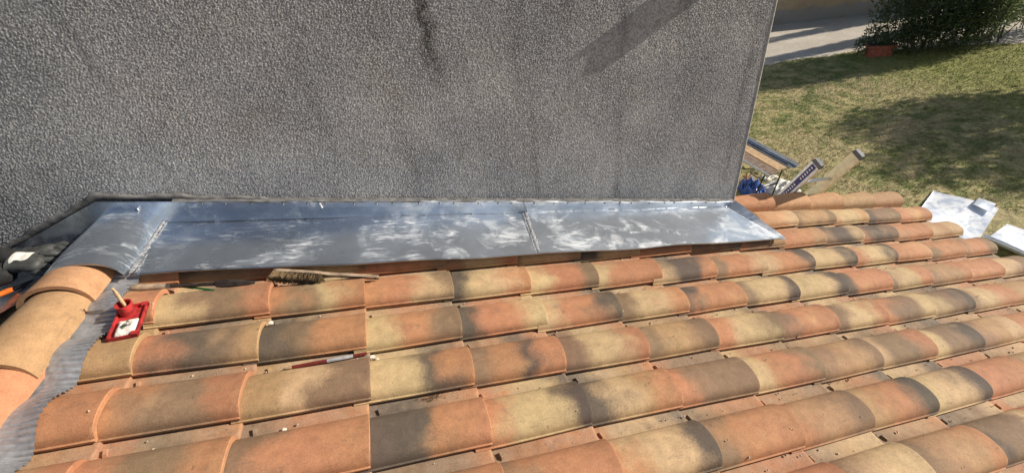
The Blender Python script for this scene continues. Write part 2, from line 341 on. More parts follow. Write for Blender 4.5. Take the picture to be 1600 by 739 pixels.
bead = MB(); bead.tube([(2.434, YW - 0.001, ZG), (2.434, YW - 0.001, 3.2)], 0.006, 8); bead.make('corner_bead', plain('bead', (0.45, 0.43, 0.40), 0.8), hw)
# smooth mortar band along the top of the flashing (part of the wall)
def wall_top(x):    # height of the flashing's top edge on the wall
    if x >= XR: return 0.510 + (x - XR) * (-0.566 - 0.510) / (2.404 - XR)
    return 0.510 + (x - XR) * 0.285
b = MB()
def band(u, v):
    x = -2.2 + u * (2.9)
    w = 0.036 if x < -0.75 else max(0.010, 0.036 - (x + 0.75) * 0.045)
    zb = wall_top(x) - 0.006; wob = 0.006 * math.sin(x * 23) + 0.004 * math.sin(x * 61 + 1)
    return Vector((x, YW - 0.0075 - 0.009 * math.sin(min(1, v * 1.0) * math.pi) ** 0.6 + (0.012 if v > 0.99 else 0), zb + (w + wob) * v))
b.grid(band, 120, 6); b.make('mortar_band', M_MORTAR, hw, 60)

# ------------------------------------------------------------------ tiles
def profile(k):
    """outer profile (y, z) of a tile: near rim, arch of the cover, pan, far rib;  k = scale of the arch"""
    p = [(0.0, 0.009), (-0.0015, 0.0185), (0.0035, 0.021)]
    c = CW / 2; rx = c * (0.96 + 0.04 * k) - 0.004; n = 18
    for i in range(1, n):
        th = math.pi * (1 - i / n)
        ct, st = math.cos(th), math.sin(th)
        p.append((c + rx * math.copysign(abs(ct) ** 0.88, ct), max(0.004, 0.0205 * (1 - i / n)) + CH * k * abs(st) ** 0.90))
    p += [(CW - 0.002, 0.003), (CW + 0.006, -0.003), (TW - 0.004, -0.004), (TW + 0.014, -0.004), (TW + 0.020, 0.002)]
    return p
def tile_mesh(name, seed):
    r = random.Random(seed); OV = 0.045; nl = 7; tot = TL + OV
    warp = [r.uniform(-1, 1) for _ in range(6)]
    V, F = [], []; rings = []
    xs = [-tot, -tot + 0.10, -tot + 0.2, -0.13, -0.06, -0.024, -0.010, -0.002, 0.0]
    for a, x in enumerate(xs):
        u = (x + tot) / tot; k = 0.91 + 0.09 * u ** 1.2 + (0.05 if x > -0.012 else (0.02 if x > -0.03 else 0))
        if a == len(xs) - 1: k -= 0.02
        lift = 0.0195 * u; pr = profile(k)
        ring = []
        for (y, z) in pr:
            wy = 0.0016 * warp[0] * math.sin(u * 3.1 + warp[1] * 3) ; wz = 0.0028 * warp[2] * math.sin(u * 4 + y * 16 + warp[3] * 3) + 0.0010 * warp[4] * math.sin(y * 50 + warp[5] * 3)
            rnd = 0.0015 if a == len(xs) - 1 else 0
            ring.append((x + 0.0022 * warp[1] * math.sin(y * 24 + warp[2] * 4) * (u > 0.9), y + wy, z + wz + lift - rnd))
        rings.append(ring)
    n = len(rings[0])
    for ring in rings: V += [Vector(p) for p in ring]
    for a in range(len(xs) - 1):
        for i in range(n - 1): F.append((a * n + i, (a + 1) * n + i, (a + 1) * n + i + 1, a * n + i + 1)[::-1])
    # inner skin
    N0 = len(V)
    for ring in rings:
        for i, (x, y, z) in enumerate(ring):
            y0, z0 = ring[max(0, i - 1)][1:]; y1, z1 = ring[min(n - 1, i + 1)][1:]
            d = math.hypot(y1 - y0, z1 - z0) or 1; ny, nz = -(z1 - z0) / d, (y1 - y0) / d
            if i < 3: ny, nz = -1.0, 0.0
            tt = TT + (0.005 if x > -0.012 else 0); V.append(Vector((x, y - ny * tt, z - nz * tt)))
    for a in range(len(xs) - 1):
        for i in range(n - 1): F.append((N0 + a * n + i, N0 + (a + 1) * n + i, N0 + (a + 1) * n + i + 1, N0 + a * n + i + 1))
    e = (len(xs) - 1) * n
    for i in range(n - 1):
        F.append((e + i, e + i + 1, N0 + e + i + 1, N0 + e + i)[::-1]); F.append((i, N0 + i, N0 + i + 1, i + 1)[::-1])
    for a in range(len(xs) - 1):
        F.append((a * n, N0 + a * n, N0 + (a + 1) * n, (a + 1) * n)[::-1]); F.append((a * n + n - 1, (a + 1) * n + n - 1, N0 + (a + 1) * n + n - 1, N0 + a * n + n - 1)[::-1])
    mbx = MB(); mbx.v = V; mbx.f = F
    mbx.box((-TL + 0.030, CW + 0.024, 0.0035), (0.012, 0.028, 0.012), Matrix.Rotation(0.25, 3, 'Z'), 0.7)      # nib on the pan
    return mesh(name, mbx.v, mbx.f, 38)
TM = [tile_mesh('roof_tile', s) for s in range(8)]
for me in TM: me.materials.append(M_TILE)
roof = empty('tiled_roof', (0, 0, 0), 'low annex roof of blotchy orange, cream and smoky canal tiles', 'roof', rot=(0, A, 0))
ROWS = {   # blotches read from the photograph, left to right, first code belongs to the tile whose lower end is joint -2
 0: 'OOO TCO OBT BOO COB OOC DCO OOO BTO TOB OPC BTB PCP DBB OPO',
 1: 'PPO BTO OCB OOT OCO BCT DCC OOO BBD OBT OOT BDC ODB TOO CTC',
 2: 'PPO CBO OBCO OOCB DCO COB COO CDO BOC COD CCD OCD OOP BOO BOB',
 3: 'CTT ODBT DBOO COOB DOC COOD BCO DOO BCD CCD DOO BCO BTO OOO CB',
 4: 'TOO OBBO TCBB CCDO BODO BCO BTB OCB BOO BCO OBC CBD BCO OTB BTO',
 5: 'TTO OBBO BOOO DDOO OCCD DCTO OBB COB BTB CBO CBD BTC OOB TCO BOT',
 6: 'OBT TOO BOO BBO BOO OCD BOO OTB TOD CCD OOO BTC ODO COT BTO',
 7: 'OTB OOC BTO DOO TCO BTO TOO BCC BTO DBC OCB COO BTD OOC TBO'}
def tint(o, code):
    r = random.Random(sum(ord(q) * (k + 3) for k, q in enumerate(code)) + int(o.location.x * 97) + int(o.location.y * 331))
    n = len(code); seq = [code[min(n - 1, int((k + 0.5) / 4 * n))] for k in range(4)]
    for k, ch in enumerate(seq):
        g = r.uniform(0.9, 1.1); h = r.uniform(0.95, 1.05)
        c = PAL[ch]; o['tint_%d' % k] = [c[0] * g, c[1] * g * h, c[2] * g]
allc = ['OCD', 'BTO', 'COB', 'TOO', 'DCO', 'OTB', 'BOC', 'CTB']
for j in range(0, 11):
    codes = ROWS.get(j, '').split()
    for n_, i in enumerate(range(-2, 13)):
        if j == 0 and i < 7: continue        # the apron lies where these would be
        code = codes[n_] if n_ < len(codes) else random.choice(allc)
        o = bpy.data.objects.new('roof_tile', TM[random.randrange(8)]); COL.objects.link(o); o.parent = roof
        o.location = (i * TL + random.uniform(-0.009, 0.009), -j * TW + random.uniform(-0.003, 0.003), random.uniform(0, 0.002))
        o.rotation_euler = (rad(random.uniform(-0.6, 0.6)), rad(random.uniform(-0.25, 0.25)), rad(random.uniform(-0.85, 0.85)))
        tint(o, code)
# verge row past the corner of the tall house: plain half-round covers
def barrel_mesh(name, L, w0, w1, h0, h1, thick, seed, lift=0.012, n=18, drop=0.02):
    """half-round barrel along +X (0..L); widths, heights at start and end"""
    r = random.Random(seed); V, F = [], []; xs = [0, 0.02, L * 0.3, L * 0.6, L - 0.02, L]
    for s in (0, 1):
        for x in xs:
            u = x / L; w = (w0 + (w1 - w0) * u) / 2 - s * thick; h = h0 + (h1 - h0) * u - s * thick
            for i in range(n + 1):
                th = math.pi * i / n; zz = h * math.sin(th) ** 0.9 if 0 < i < n else 0
                V.append((x, w * math.cos(th), zz + lift * u - (drop if i in (0, n) else 0)))
    k = n + 1; N0 = len(xs) * k
    for a in range(len(xs) - 1):
        for i in range(n):
            q = (a * k + i, a * k + i + 1, (a + 1) * k + i + 1, (a + 1) * k + i); F.append(q[::-1]); F.append(tuple(N0 + z for z in q))
        F.append((a * k, (a + 1) * k, N0 + (a + 1) * k, N0 + a * k)[::-1]); F.append((a * k + n, N0 + a * k + n, N0 + (a + 1) * k + n, (a + 1) * k + n)[::-1])
    e = (len(xs) - 1) * k
    for i in range(n): F.append((i, i + 1, N0 + i + 1, N0 + i)); F.append((e + i, N0 + e + i, N0 + e + i + 1, e + i + 1))
    return mesh(name, V, F, 40)
BV = barrel_mesh('verge_tile', TL + 0.05, 0.150, 0.186, 0.056, 0.074, 0.013, 3, 0.024)
BV.materials.append(M_TILE)
for i in range(7, 13):
    o = link('verge_tile', BV, None, roof, ((i - 1) * TL - 0.05 + random.uniform(-.006, .006), 0.332 + random.uniform(-.008, .008), 0.010), (0, 0, rad(random.uniform(-1.8, 1.8))))
    tint(o, ['PPO', 'PPO', 'POP', 'TPP', 'PPT', 'TTT'][i - 7])
# left slope tiles (only glimpsed past the ridge)
for j in range(-1, 10):
    for i in range(1, 4):
        o = bpy.data.objects.new('roof_tile', TM[random.randrange(8)]); COL.objects.link(o); o.parent = roof
        Mw = Matrix.Translation(LF(i * TL + 0.02, -j * TW - 0.06, 0)) @ Matrix.Rotation(-A, 4, 'Y') @ Matrix.Rotation(math.pi, 4, 'Z')
        Mw = Matrix.Rotation(A, 4, 'Y').inverted() @ Mw
        o.matrix_local = Mw; tint(o, random.choice(allc))
# ridge tiles: barrels along the ridge, wide end towards the camera
RT = barrel_mesh('ridge_tile', 0.42, 0.205, 0.228, 0.088, 0.096, 0.015, 9, 0.022, 24, 0.015); RT.materials.append(M_TILE)
Ri = Matrix.Rotation(A, 4, 'Y').inverted()
for k, code in enumerate(['OPP', 'TPPT', 'OPO', 'TPC', 'POP', 'OPT']):
    yend = -0.375 - k * 0.345
    o = bpy.data.objects.new('ridge_tile', RT); COL.objects.link(o); o.parent = roof
    o.matrix_local = Ri @ Matrix.Translation((XR + 0.022 + random.uniform(-.004, .004), yend + 0.42, ZR + 0.040)) @ Matrix.Rotation(rad(-90 + random.uniform(-1, 1)), 4, 'Z')
    tint(o, code)
# pleated closure strip between ridge tiles and slope, draped over the tiles
def tile_z(Y):
    y = Y % TW
    pr = profile(0.97); best = 0
    for (a, b), (c, d) in zip(pr, pr[1:]):
        if a <= y <= c and c > a: best = b + (d - b) * (y - a) / (c - a)
    return best
NY = 1500
yy = np.linspace(-2.3, -0.13, NY); base = np.array([tile_z(v) for v in yy]); ker = np.hanning(110); ker /= ker.sum()
base = np.convolve(np.pad(base, 55, mode='edge'), ker, 'same')[55:-55]
V, F = [], []; nc = 10
for a, y in enumerate(yy):
    ph_ = (y / 0.0165 + 0.12 * math.sin(y * 40)) % 1.0; pl = 0.004 - 0.010 * max(0.0, 1 - abs(ph_ - 0.5) / 0.28) ** 0.8
    xe = -0.862 + 0.007 * math.sin(y * 9) + 0.003 * math.sin(y * 31 + 1)
    for c in range(nc + 1):
        u = c / nc; x = -1.055 + (xe + 1.055) * u
        z = (0.060 * (1 - u) ** 1.3 + (base[a] * 0.92 + 0.041) * (1 - (1 - u) ** 1.3)) + pl * min(1.0, max(0.0, (u - 0.58) * 6)) + 0.004 * math.sin(x * 40 + y * 17)
        V.append((x, y, z))
for a in range(NY - 1):
    for c in range(nc): F.append((a * (nc + 1) + c, a * (nc + 1) + c + 1, (a + 1) * (nc + 1) + c + 1, (a + 1) * (nc + 1) + c)[::-1])
o = link('closure_strip', mesh('closure_strip', V, F, 80), M_LEAD, roof); o['label'] = 'grey pleated metal strip along the ridge'
# deck and walls under the tiles
b = MB(); b.box((1.68, -1.02, -0.055), (5.46, 2.85, 0.05)); link('roof_deck', mesh('roof_deck', b.v, b.f), M_DECK, roof)
b = MB(); b.box((4.40, -1.02, -0.085), (0.03, 2.80, 0.14)); link('eave_board', mesh('eave_board', b.v, b.f), plain('eave_paint', (0.60, 0.55, 0.46), 0.6), roof)
b = MB()
P = [RF(-1.0, 0, -0.085), RF(4.2, 0, -0.085), Vector((RF(4.2, 0, -.085).x, 0, ZG)), Vector((-3.5, 0, ZG)), Vector((-3.5, 0, LF(2.5, 0, -.085).z))]
v = [Vector((q.x, y, q.z)) for y in (-2.4, 0.36) for q in P]
b.add(v, [(0, 1, 2, 3, 4)[::-1], (5, 6, 7, 8, 9), (0, 5, 6, 1)[::-1], (1, 6, 7, 2)[::-1], (3, 8, 9, 4)[::-1], (4, 9, 5, 0)[::-1], (2, 7, 8, 3)[::-1]][:])
Mi = Matrix.Rotation(A, 4, 'Y').inverted()
link('annex_body', mesh('annex_body', [Mi @ q for q in b.v], b.f), M_ANNEX, roof)

# ------------------------------------------------------------------ zinc flashing
zf = empty('zinc_flashing', (0, YW - 0.03, 0.0), 'soldered zinc apron flashing between grey wall and tiled roof', 'flashing')
HZ = 0.098; YF, YB = -0.241, 0.170
def wav(X, Y): return 0.0022 * math.sin(X * 5.3 + 1) * math.sin(Y * 9 + X) + 0.0015 * math.sin(X * 13 + Y * 7)
def apron(xa0, xa1, xb0, xb1, lift, name):
    """xa: X at front left/right, xb: at the back"""
    b = MB()
    def f(u, v):
        X = (xa0 + (xa1 - xa0) * u) * (1 - v) + (xb0 + (xb1 - xb0) * u) * v
        front = YF - 0.008 * math.sin(X * 1.6 + 0.3)
        Y = front + (YB - front) * v
        edge_w = 0.004 * math.sin(X * 8.0) * (1 - v) ** 3
        dip = (-0.017 + 0.024 * (X + 0.9) / 3.3) * min(1, max(0, (Y + 0.06) / 0.2))
        return RF(X, Y, HZ + lift + wav(X, Y) + edge_w + dip)
    b.grid(f, 60, 14, RF(0, 0, -1) * 0.0012)
    o = b.make(name, M_ZINC, zf, 50)
    h = MB(); h.grid(lambda u, v: f(u, 0) + RF(0, -0.0015, -0.011 * v) + RF(0, -0.003 * math.sin(v * math.pi), 0), 60, 3, RF(0, 0.0012, 0))
    h.make('turned_edge', M_ZINC2, o, 50); return o
apron(-0.875, 0.872, -0.895, 0.930, 0.0, 'apron_sheet'); apron(0.848, 2.53, 0.900, 2.415, 0.0028, 'apron_sheet')
# saddle over the ridge
XS, ZS = XR + 0.020, 0.348
def saddle(u, v):
    th = math.pi * (1.0 - 1.0 * u); Y = YF - 0.004 + (YB - YF + 0.004) * v
    rx = (0.165 if u > 0.5 else 0.105) + 0.004 * math.sin(v * 5); rz = 0.108 + 0.004 * math.sin(v * 4 + 1)
    return Vector((XS + rx * math.cos(th), Y, ZS + rz * math.sin(th) ** 0.95 + 0.0015 * math.sin(u * 17 + v * 6)))
b = MB(); b.grid(saddle, 32, 14, Vector((0, 0, -0.0014))); sad = b.make('ridge_saddle', M_ZINC, zf, 50)
b = MB(); b.grid(lambda u, v: saddle(u, 0) + Vector((0, -0.001 - 0.002 * v, -0.008 * v)), 32, 2, Vector((0, .001, 0))); b.make('turned_edge', M_ZINC2, sad, 50)
b = MB(); b.grid(lambda u, v: LF(0.07 + u * 1.2, YF + (YB - YF) * v, HZ + wav(u, v)), 30, 10, Vector((0, 0, -0.0012))); b.make('apron_sheet', M_ZINC, zf, 50)
# upstands
def upst(xa, xb, y, name, lo=-0.004):
    b = MB()
    def f(u, v):
        x = xa + (xb - xa) * u
        hz = HZ - 0.017 + 0.024 * (x + 0.9) / 3.3
        if x >= XR: zb = RF((x - hz * SA) / CA, 0, hz).z
        else: zb = LF((XR - x - HZ * SA) / CA, 0, HZ).z
        if abs(x - XS) < 0.17: zb = min(zb, 0.36)
        zt = wall_top(x)
        s = (zt - zb - lo) * v
        return Vector((x, y + (0.003 * (1 - v) ** 6 * -1) + 0.0015 * math.sin(x * 6 + v * 3), zb + lo + s))
    b.grid(f, 50, 8, Vector((0, 0.0012, 0))); return b.make(name, M_ZINC, zf, 50)
upst(-2.15, -1.02, 0.166, 'upstand'); upst(-1.025, -0.885, 0.1655, 'upstand'); upst(-0.89, 0.925, 0.168, 'upstand'); upst(0.90, 2.405, 0.1645, 'upstand')
# clamping strip with nails
def strip(xa, xb):
    b = MB()
    def f(u, v):
        x = xa + (xb - xa) * u; h = 0.030 - 0.010 * (x + .75) / 3.2; z = wall_top(x) - h + (h + 0.004) * v + 0.0015 * math.sin(x * 19)
        return Vector((x, 0.160 + 0.0016 * math.sin(x * 27) + (0.010 if v > 0.9 else 0), z))
    b.grid(f, 60, 5, Vector((0, 0.0012, 0))); s = b.make('clamping_strip', M_ZINC, zf, 50)
    x = xa + 0.06
    while x < xb:
        c = Vector((x, 0.158, wall_top(x) - 0.006)); n = MB(); n.tube([c + Vector((0, 0.004, 0)), c + Vector((0, -0.002, 0)), c + Vector((0, -0.004, 0))], [0.0055, 0.005, 0.002], 8)
        n.make('nail', M_STEEL, s); x += 0.105 + 0.03 * math.sin(x * 40)
strip(-0.70, 0.895); strip(0.90, 2.40)
# mastic bead on top of the strip, filling to the wall
b = MB(); b.grid(lambda u, v: Vector((-0.75 + u * 3.165, 0.1625 + (YW - 0.1625) * v, wall_top(-0.75 + u * 3.165) + 0.002 + 0.006 * v + 0.002 * math.sin(u * 210) * math.sin(u * 77))), 160, 3); b.make('mastic_bead', M_MORTAR, zf, 60)
# solder seams
def bead(p0, p1, w, n, name='solder_seam', side=None):
    b = MB(); p0, p1 = Vector(p0), Vector(p1); rr = random.Random(int(p0.x * 100)); 
    pts = [p0.lerp(p1, i / n) + Vector((rr.uniform(-1, 1) * w * 0.16, 0, 0)) for i in range(n + 1)]
    b.tube(pts, [w * rr.uniform(0.62, 1.15) for _ in pts], 8, True, 0.22); return b.make(name, M_SOLDER, zf, 70)
bead(RF(-0.882, YF + 0.004, HZ + 0.003), RF(-0.903, YB - 0.006, HZ - 0.012), 0.013, 44)
bead(RF(-0.868, YF + 0.004, HZ + 0.002), RF(-0.889, YB - 0.006, HZ - 0.013), 0.006, 60)
bead(RF(0.853, YF + 0.002, HZ + 0.005), RF(0.908, YB - 0.006, HZ + 0.001), 0.010, 44)
bead(RF(0.838, YF + 0.002, HZ + 0.003), RF(0.893, YB - 0.006, HZ), 0.004, 50)
for x in (-0.888, 0.91):
    bead((x, 0.1635, wall_top(x) - 0.115 + (0.04 if x > 0 else 0)), (x, 0.1635, wall_top(x) - 0.03), 0.008, 14)
for x in (-0.15, 0.655, 1.52): bead((x, 0.160, wall_top(x) - 0.030), (x - 0.004, 0.160, wall_top(x) + 0.001), 0.010, 6, 'solder_drip')
def fold_z(x): hz = HZ - 0.017 + 0.024 * (x + 0.9) / 3.3; return RF((x - hz * SA) / CA, 0, hz).z
b = MB(); b.tube([(x_, 0.1655, fold_z(x_) + 0.001) for x_ in [-0.86 + 3.22 * k / 60 for k in range(61)]], 0.0032, 6, True, 0.8); b.make('fold_seam', M_ZINC2, zf, 60)
# turned-up right end
pB, pC, pA = RF(2.412, 0.166, HZ + 0.002), RF(2.532, YF - 0.004, HZ + 0.002), RF(2.485, 0.172, HZ + 0.052)
pD = RF(2.560, YF - 0.004, HZ + 0.006)
b = MB(); b.grid(lambda u, v: pB.lerp(pC, u).lerp(pA.lerp(pD, u), v) + RF(0, 0, 0.002 * math.sin(u * 9)), 14, 4, Vector((0.0008, 0, -0.001))); b.make('turned_end', M_ZINC, zf, 50)

# ------------------------------------------------------------------ tools and things on the roof
def frame(origin, ex, ez):
    """3x3 matrix + origin for placing local shapes: local x -> ex, local z -> ez"""
    ex = Vector(ex).normalized(); ez = Vector(ez); ez = (ez - ex * ez.dot(ex)).normalized(); ey = ez.cross(ex)
    M = Matrix((ex, ey, ez)).transposed(); o = Vector(origin)
    return lambda x, y, z: o + M @ Vector((x, y, z))
RN = RF(0, 0, 1)
# red soldering tray
ct, cb = RF(-0.808, -0.418, 0.092), RF(-0.788, -0.600, 0.088)
fr = frame((ct + cb) / 2, ct - cb, RN + Vector((-0.10, -0.04, 0)))
tr = empty('solder_tray', fr(-0.09, 0, 0), 'red plastic tray with white salt block and brush cup', 'tray')
b = MB(); hx, hy = 0.082, 0.043
def slabp(b, x0, x1, y0, y1, z0, z1):
    b.add([fr(x, y, z) for z in (z0, z1) for x, y in ((x0, y0), (x1, y0), (x1, y1), (x0, y1))], [(3, 2, 1, 0), (4, 5, 6, 7), (0, 1, 5, 4), (1, 2, 6, 5), (2, 3, 7, 6), (3, 0, 4, 7)])
slabp(b, -hx, hx, -hy, hy, -0.004, 0.0)
for q in ((-hx, -hx + 0.005, -hy, hy), (hx - 0.005, hx, -hy, hy), (-hx, hx, -hy, -hy + 0.005), (-hx, hx, hy - 0.005, hy)): slabp(b, *q, -0.004, 0.010)
for q in ((-hx, -hx + 0.018, -hy, -hy + 0.018), (hx - 0.018, hx, -hy, -hy + 0.018)): slabp(b, *q, -0.002, 0.012)
b.make('tray_plate', M_RED, tr)
b = MB(); n = 20
for ro, ri, h in ((0.026, 0.022, 0.045),):
    vs = []
    for k in range(n):
        a_ = 2 * math.pi * k / n; c_, s_ = math.cos(a_), math.sin(a_)
        vs += [fr(0.050 + ro * 0.9 * c_, 0.012 + ro * 0.9 * s_, 0), fr(0.050 + ro * c_, 0.012 + ro * s_, h), fr(0.050 + ri * c_, 0.012 + ri * s_, h), fr(0.050 + ri * 0.85 * c_, 0.012 + ri * 0.85 * s_, 0.006)]
    fs = []
    for k in range(n):
        q = (k + 1) % n
        for e in range(3): fs.append((k * 4 + e, q * 4 + e, q * 4 + e + 1, k * 4 + e + 1))
    fs.append(tuple(k * 4 + 3 for k in range(n))); b.add(vs, fs)
b.make('cup', M_RED, tr, 50)
b = MB(); b.grid(lambda u, v: fr(-0.070 + u * 0.074, -0.034 + v * 0.062, 0.001 + 0.016 * min(1, 5 * min(u, 1 - u, v, 1 - v)) ** 0.5 + 0.0015 * math.sin(u * 13) * math.sin(v * 11) - 0.004 * math.exp(-((u - .5) ** 2 + (v - .5) ** 2) * 9)), 16, 14)
sb = b.make('salt_block', M_SALT, tr, 60)
b = MB(); rr = random.Random(3)
for k in range(9):
    u, v = 0.5 + rr.gauss(0, .13), 0.5 + rr.gauss(0, .12); c0 = fr(-0.070 + u * 0.074, -0.034 + v * 0.062, 0.0150); r_ = rr.uniform(.004, .009)
    b.add([c0 + (fr(r_ * math.cos(t_) * rr.uniform(.6, 1.2), r_ * math.sin(t_) * rr.uniform(.6, 1.2), 0.0008) - fr(0, 0, 0)) for t_ in [i * math.pi / 4 for i in range(8)]], [tuple(range(8))])
b.make('burn_mark', M_SOOT, sb)
bh = empty('flux_brush', fr(0.058, 0.012, 0.01), 'small flux brush with wooden handle standing in red cup', 'brush')
b = MB(); b.tube([fr(0.056, 0.012, 0.012), fr(0.060, 0.016, 0.055), fr(0.070, 0.022, 0.085), fr(0.078, 0.026, 0.102)], [0.0045, 0.006, 0.0065, 0.004], 8); b.make('handle', M_WOOD, bh, 50)
b = MB(); b.tube([fr(0.055, 0.011, 0.006), fr(0.056, 0.012, 0.014)], [0.006, 0.005], 8); b.make('ferrule', M_STEEL, bh)
# soldering iron
p0, p1 = RF(-0.872, -0.294, 0.070), RF(-0.462, -0.314, 0.074)
fr = frame(p0, p1 - p0, RN); ir = empty('soldering_iron', p0, 'soldering iron with wooden handle and burnt dark head', 'iron')
b = MB(); b.tube([fr(x, 0, 0) for x in (0, 0.006, 0.03, 0.07, 0.105, 0.118)], [0.009, 0.013, 0.0145, 0.0125, 0.0135, 0.011], 12); b.make('handle', M_WOODG, ir, 50)
b = MB(); b.tube([fr(0.116, 0, 0), fr(0.132, 0, 0)], [0.011, 0.008], 10); b.make('ferrule', M_STEEL, ir)
b = MB(); b.tube([fr(0.13, 0, 0), fr(0.2, 0.002, 0), fr(0.30, 0, 0.002)], 0.0075, 8); b.make('shaft', M_COPPER, ir, 50)
b = MB(); b.tube([fr(x, 0, 0.002) for x in (0.285, 0.292, 0.31, 0.36, 0.385, 0.432)], [0.008, 0.014, 0.016, 0.016, 0.015, 0.006], 6); b.make('copper_head', M_COPPER, ir, 30)
# green handled scraper lying across
p0, p1 = RF(-0.745, -0.262, 0.045), RF(-0.575, -0.350, 0.076)
fr = frame(p0, p1 - p0, RN); gs = empty('green_scraper', p0, 'thin green tool lying under the soldering iron shaft', 'tool')
b = MB(); b.tube([fr(0, 0, 0), fr(0.01, 0, 0), fr(0.09, 0, 0), fr(0.1, 0, 0)], [0.005, 0.007, 0.007, 0.005], 8, True, 0.7); b.make('handle', M_GREEN, gs, 50)
b = MB(); b.tube([fr(0.098, 0, 0), fr(0.15, 0, 0), fr(0.19, 0, 0)], [0.006, 0.006, 0.004], 6, True, 0.3); b.make('blade', M_GREEN, gs)
# hand brush
p0, p1 = RF(-0.372, -0.272, 0.098), RF(0.052, -0.350, 0.092)
fr = frame(p0, p1 - p0, RN + Vector((0, 1.9, 0))); hb = empty('hand_brush', p0, 'hand brush with straw bristles and wooden handle', 'brush')
b = MB()
def stock(u, v):
    x = u * 0.432; w = 0.024 if x < 0.17 else (0.024 - (x - 0.17) / 0.06 * 0.013 if x < 0.23 else 0.011 + 0.003 * math.sin((x - 0.23) * 14))
    w *= min(1, (x + 0.003) / 0.02) ** 0.5
    return fr(x, (v - 0.5) * 2 * w, 0.012 * (1 - (2 * v - 1) ** 4) * 0.5)
b.grid(stock, 30, 6, (fr(0, 0, 0) - fr(0, 0, 0.010))); st = b.make('stock', M_WOODG, hb, 45)
b = MB(); b.tube([fr(0.418, 0, 0.0065), fr(0.418, 0, -0.0112)], 0.004, 8); b.make('hang_hole', M_DARKST, st)
b = MB(); rr = random.Random(5)
for k in range(1500):
    x = rr.uniform(0.004, 0.195); y = rr.uniform(-0.021, 0.021); a = fr(x, y, -0.006); L_ = rr.uniform(0.032, 0.042)
    q = fr(x + rr.gauss(0.0, 0.008) + (x - 0.1) * 0.12, y * 1.5 + rr.gauss(0, 0.006), -0.006 - L_); w_ = 0.0011
    e = Vector((w_, 0, 0)); f_ = Vector((0, w_, w_))
    b.add([a - e, a + e, q + e * .7, q - e * .7], [(0, 1, 2, 3)]); b.add([a - f_, a + f_, q + f_ * .7, q - f_ * .7], [(0, 1, 2, 3)])
b.make('bristles', M_STRAW, hb)
# carpenter's pencil
p0, p1 = RF(-0.292, -0.741, 0.014), RF(-0.004, -0.722, 0.024)
fr = frame(p0, p1 - p0, RN); pc = empty('carpenter_pencil', p0, 'dark red carpenter pencil with grey tape band', 'pencil')
b = MB(); b.tube([fr(0.03, 0, 0), fr(0.288, 0, 0)], 0.0072, 8, True, 0.75); b.make('body', M_PENCIL, pc, 30)
b = MB(); b.tube([fr(0.0095, 0, 0), fr(0.031, 0, 0)], [0.0025, 0.0083], 8, True, 0.75); tip = b.make('sharpened_tip', M_WOOD, pc, 60)
b = MB(); b.tube([fr(0, 0, 0), fr(0.010, 0, 0)], [0.0008, 0.0026], 6); b.make('lead', M_CAP, tip)
b = MB(); b.tube([fr(0.148, 0, 0), fr(0.152, 0, 0), fr(0.236, 0, 0), fr(0.239, 0, 0)], [0.0076, 0.0082, 0.0082, 0.0076], 10, True, 0.8); b.make('tape_band', M_TAPE, pc, 40)
def blob(b, c, r, seed, n=14, m=9, rough=0.12, M=None):
    rr = random.Random(seed); ph = [rr.uniform(0, 6) for _ in range(6)]; c = Vector(c); vs = []
    for i in range(m + 1):
        th = math.pi * i / m
        for j in range(n):
            fi = 2 * math.pi * j / n
            k = 1 + rough * (math.sin(3 * fi + ph[0]) * math.sin(2 * th + ph[1]) + 0.6 * math.sin(5 * fi + ph[2] + 3 * th) + 0.5 * math.sin(7 * th + ph[3] + 2 * fi))
            p = Vector((r[0] * math.sin(th) * math.cos(fi), r[1] * math.sin(th) * math.sin(fi), r[2] * math.cos(th))) * k
            vs.append(c + (M @ p if M else p))
    fs = [(i * n + j, (i + 1) * n + j, (i + 1) * n + (j + 1) % n, i * n + (j + 1) % n) for i in range(m) for j in range(n)]
    b.add(vs, fs)
# worker kneeling beyond the ridge: only forearms, gloves and a knee reach into the photograph
def skin_mesh(name, pts, edges, radii, root, sub=2):
    me = bpy.data.meshes.new(name + '_cage'); me.from_pydata(pts, edges, []); o = bpy.data.objects.new(name + '_cage', me); COL.objects.link(o)
    o.modifiers.new('skin', 'SKIN'); sm = o.modifiers.new('sub', 'SUBSURF'); sm.levels = sub; sm.render_levels = sub
    if not me.skin_vertices:
        bm_ = __import__('bmesh').new(); bm_.from_mesh(me); bm_.verts.layers.skin.verify(); bm_.to_mesh(me); bm_.free()
    for k, v in enumerate(me.skin_vertices[0].data):
        r_ = radii[k]; v.radius = r_ if isinstance(r_, tuple) else (r_, r_); v.use_root = (k == root)
    dg = bpy.context.evaluated_depsgraph_get(); dg.update(); out = bpy.data.meshes.new_from_object(o.evaluated_get(dg)); out.name = name
    bpy.data.objects.remove(o); out.polygons.foreach_set('use_smooth', [True] * len(out.polygons)); return out
M_SKIN = plain('skin', (0.42, 0.24, 0.16), 0.5, 0, 0.08, 20, 0.1); M_HAIR = plain('hair', (0.03, 0.02, 0.015), 0.6)
WP = Vector((-1.95, -0.15, 0.10)); pe = empty('person', WP, 'person in black clothes and grey gloves reaching in beyond the ridge', 'person')
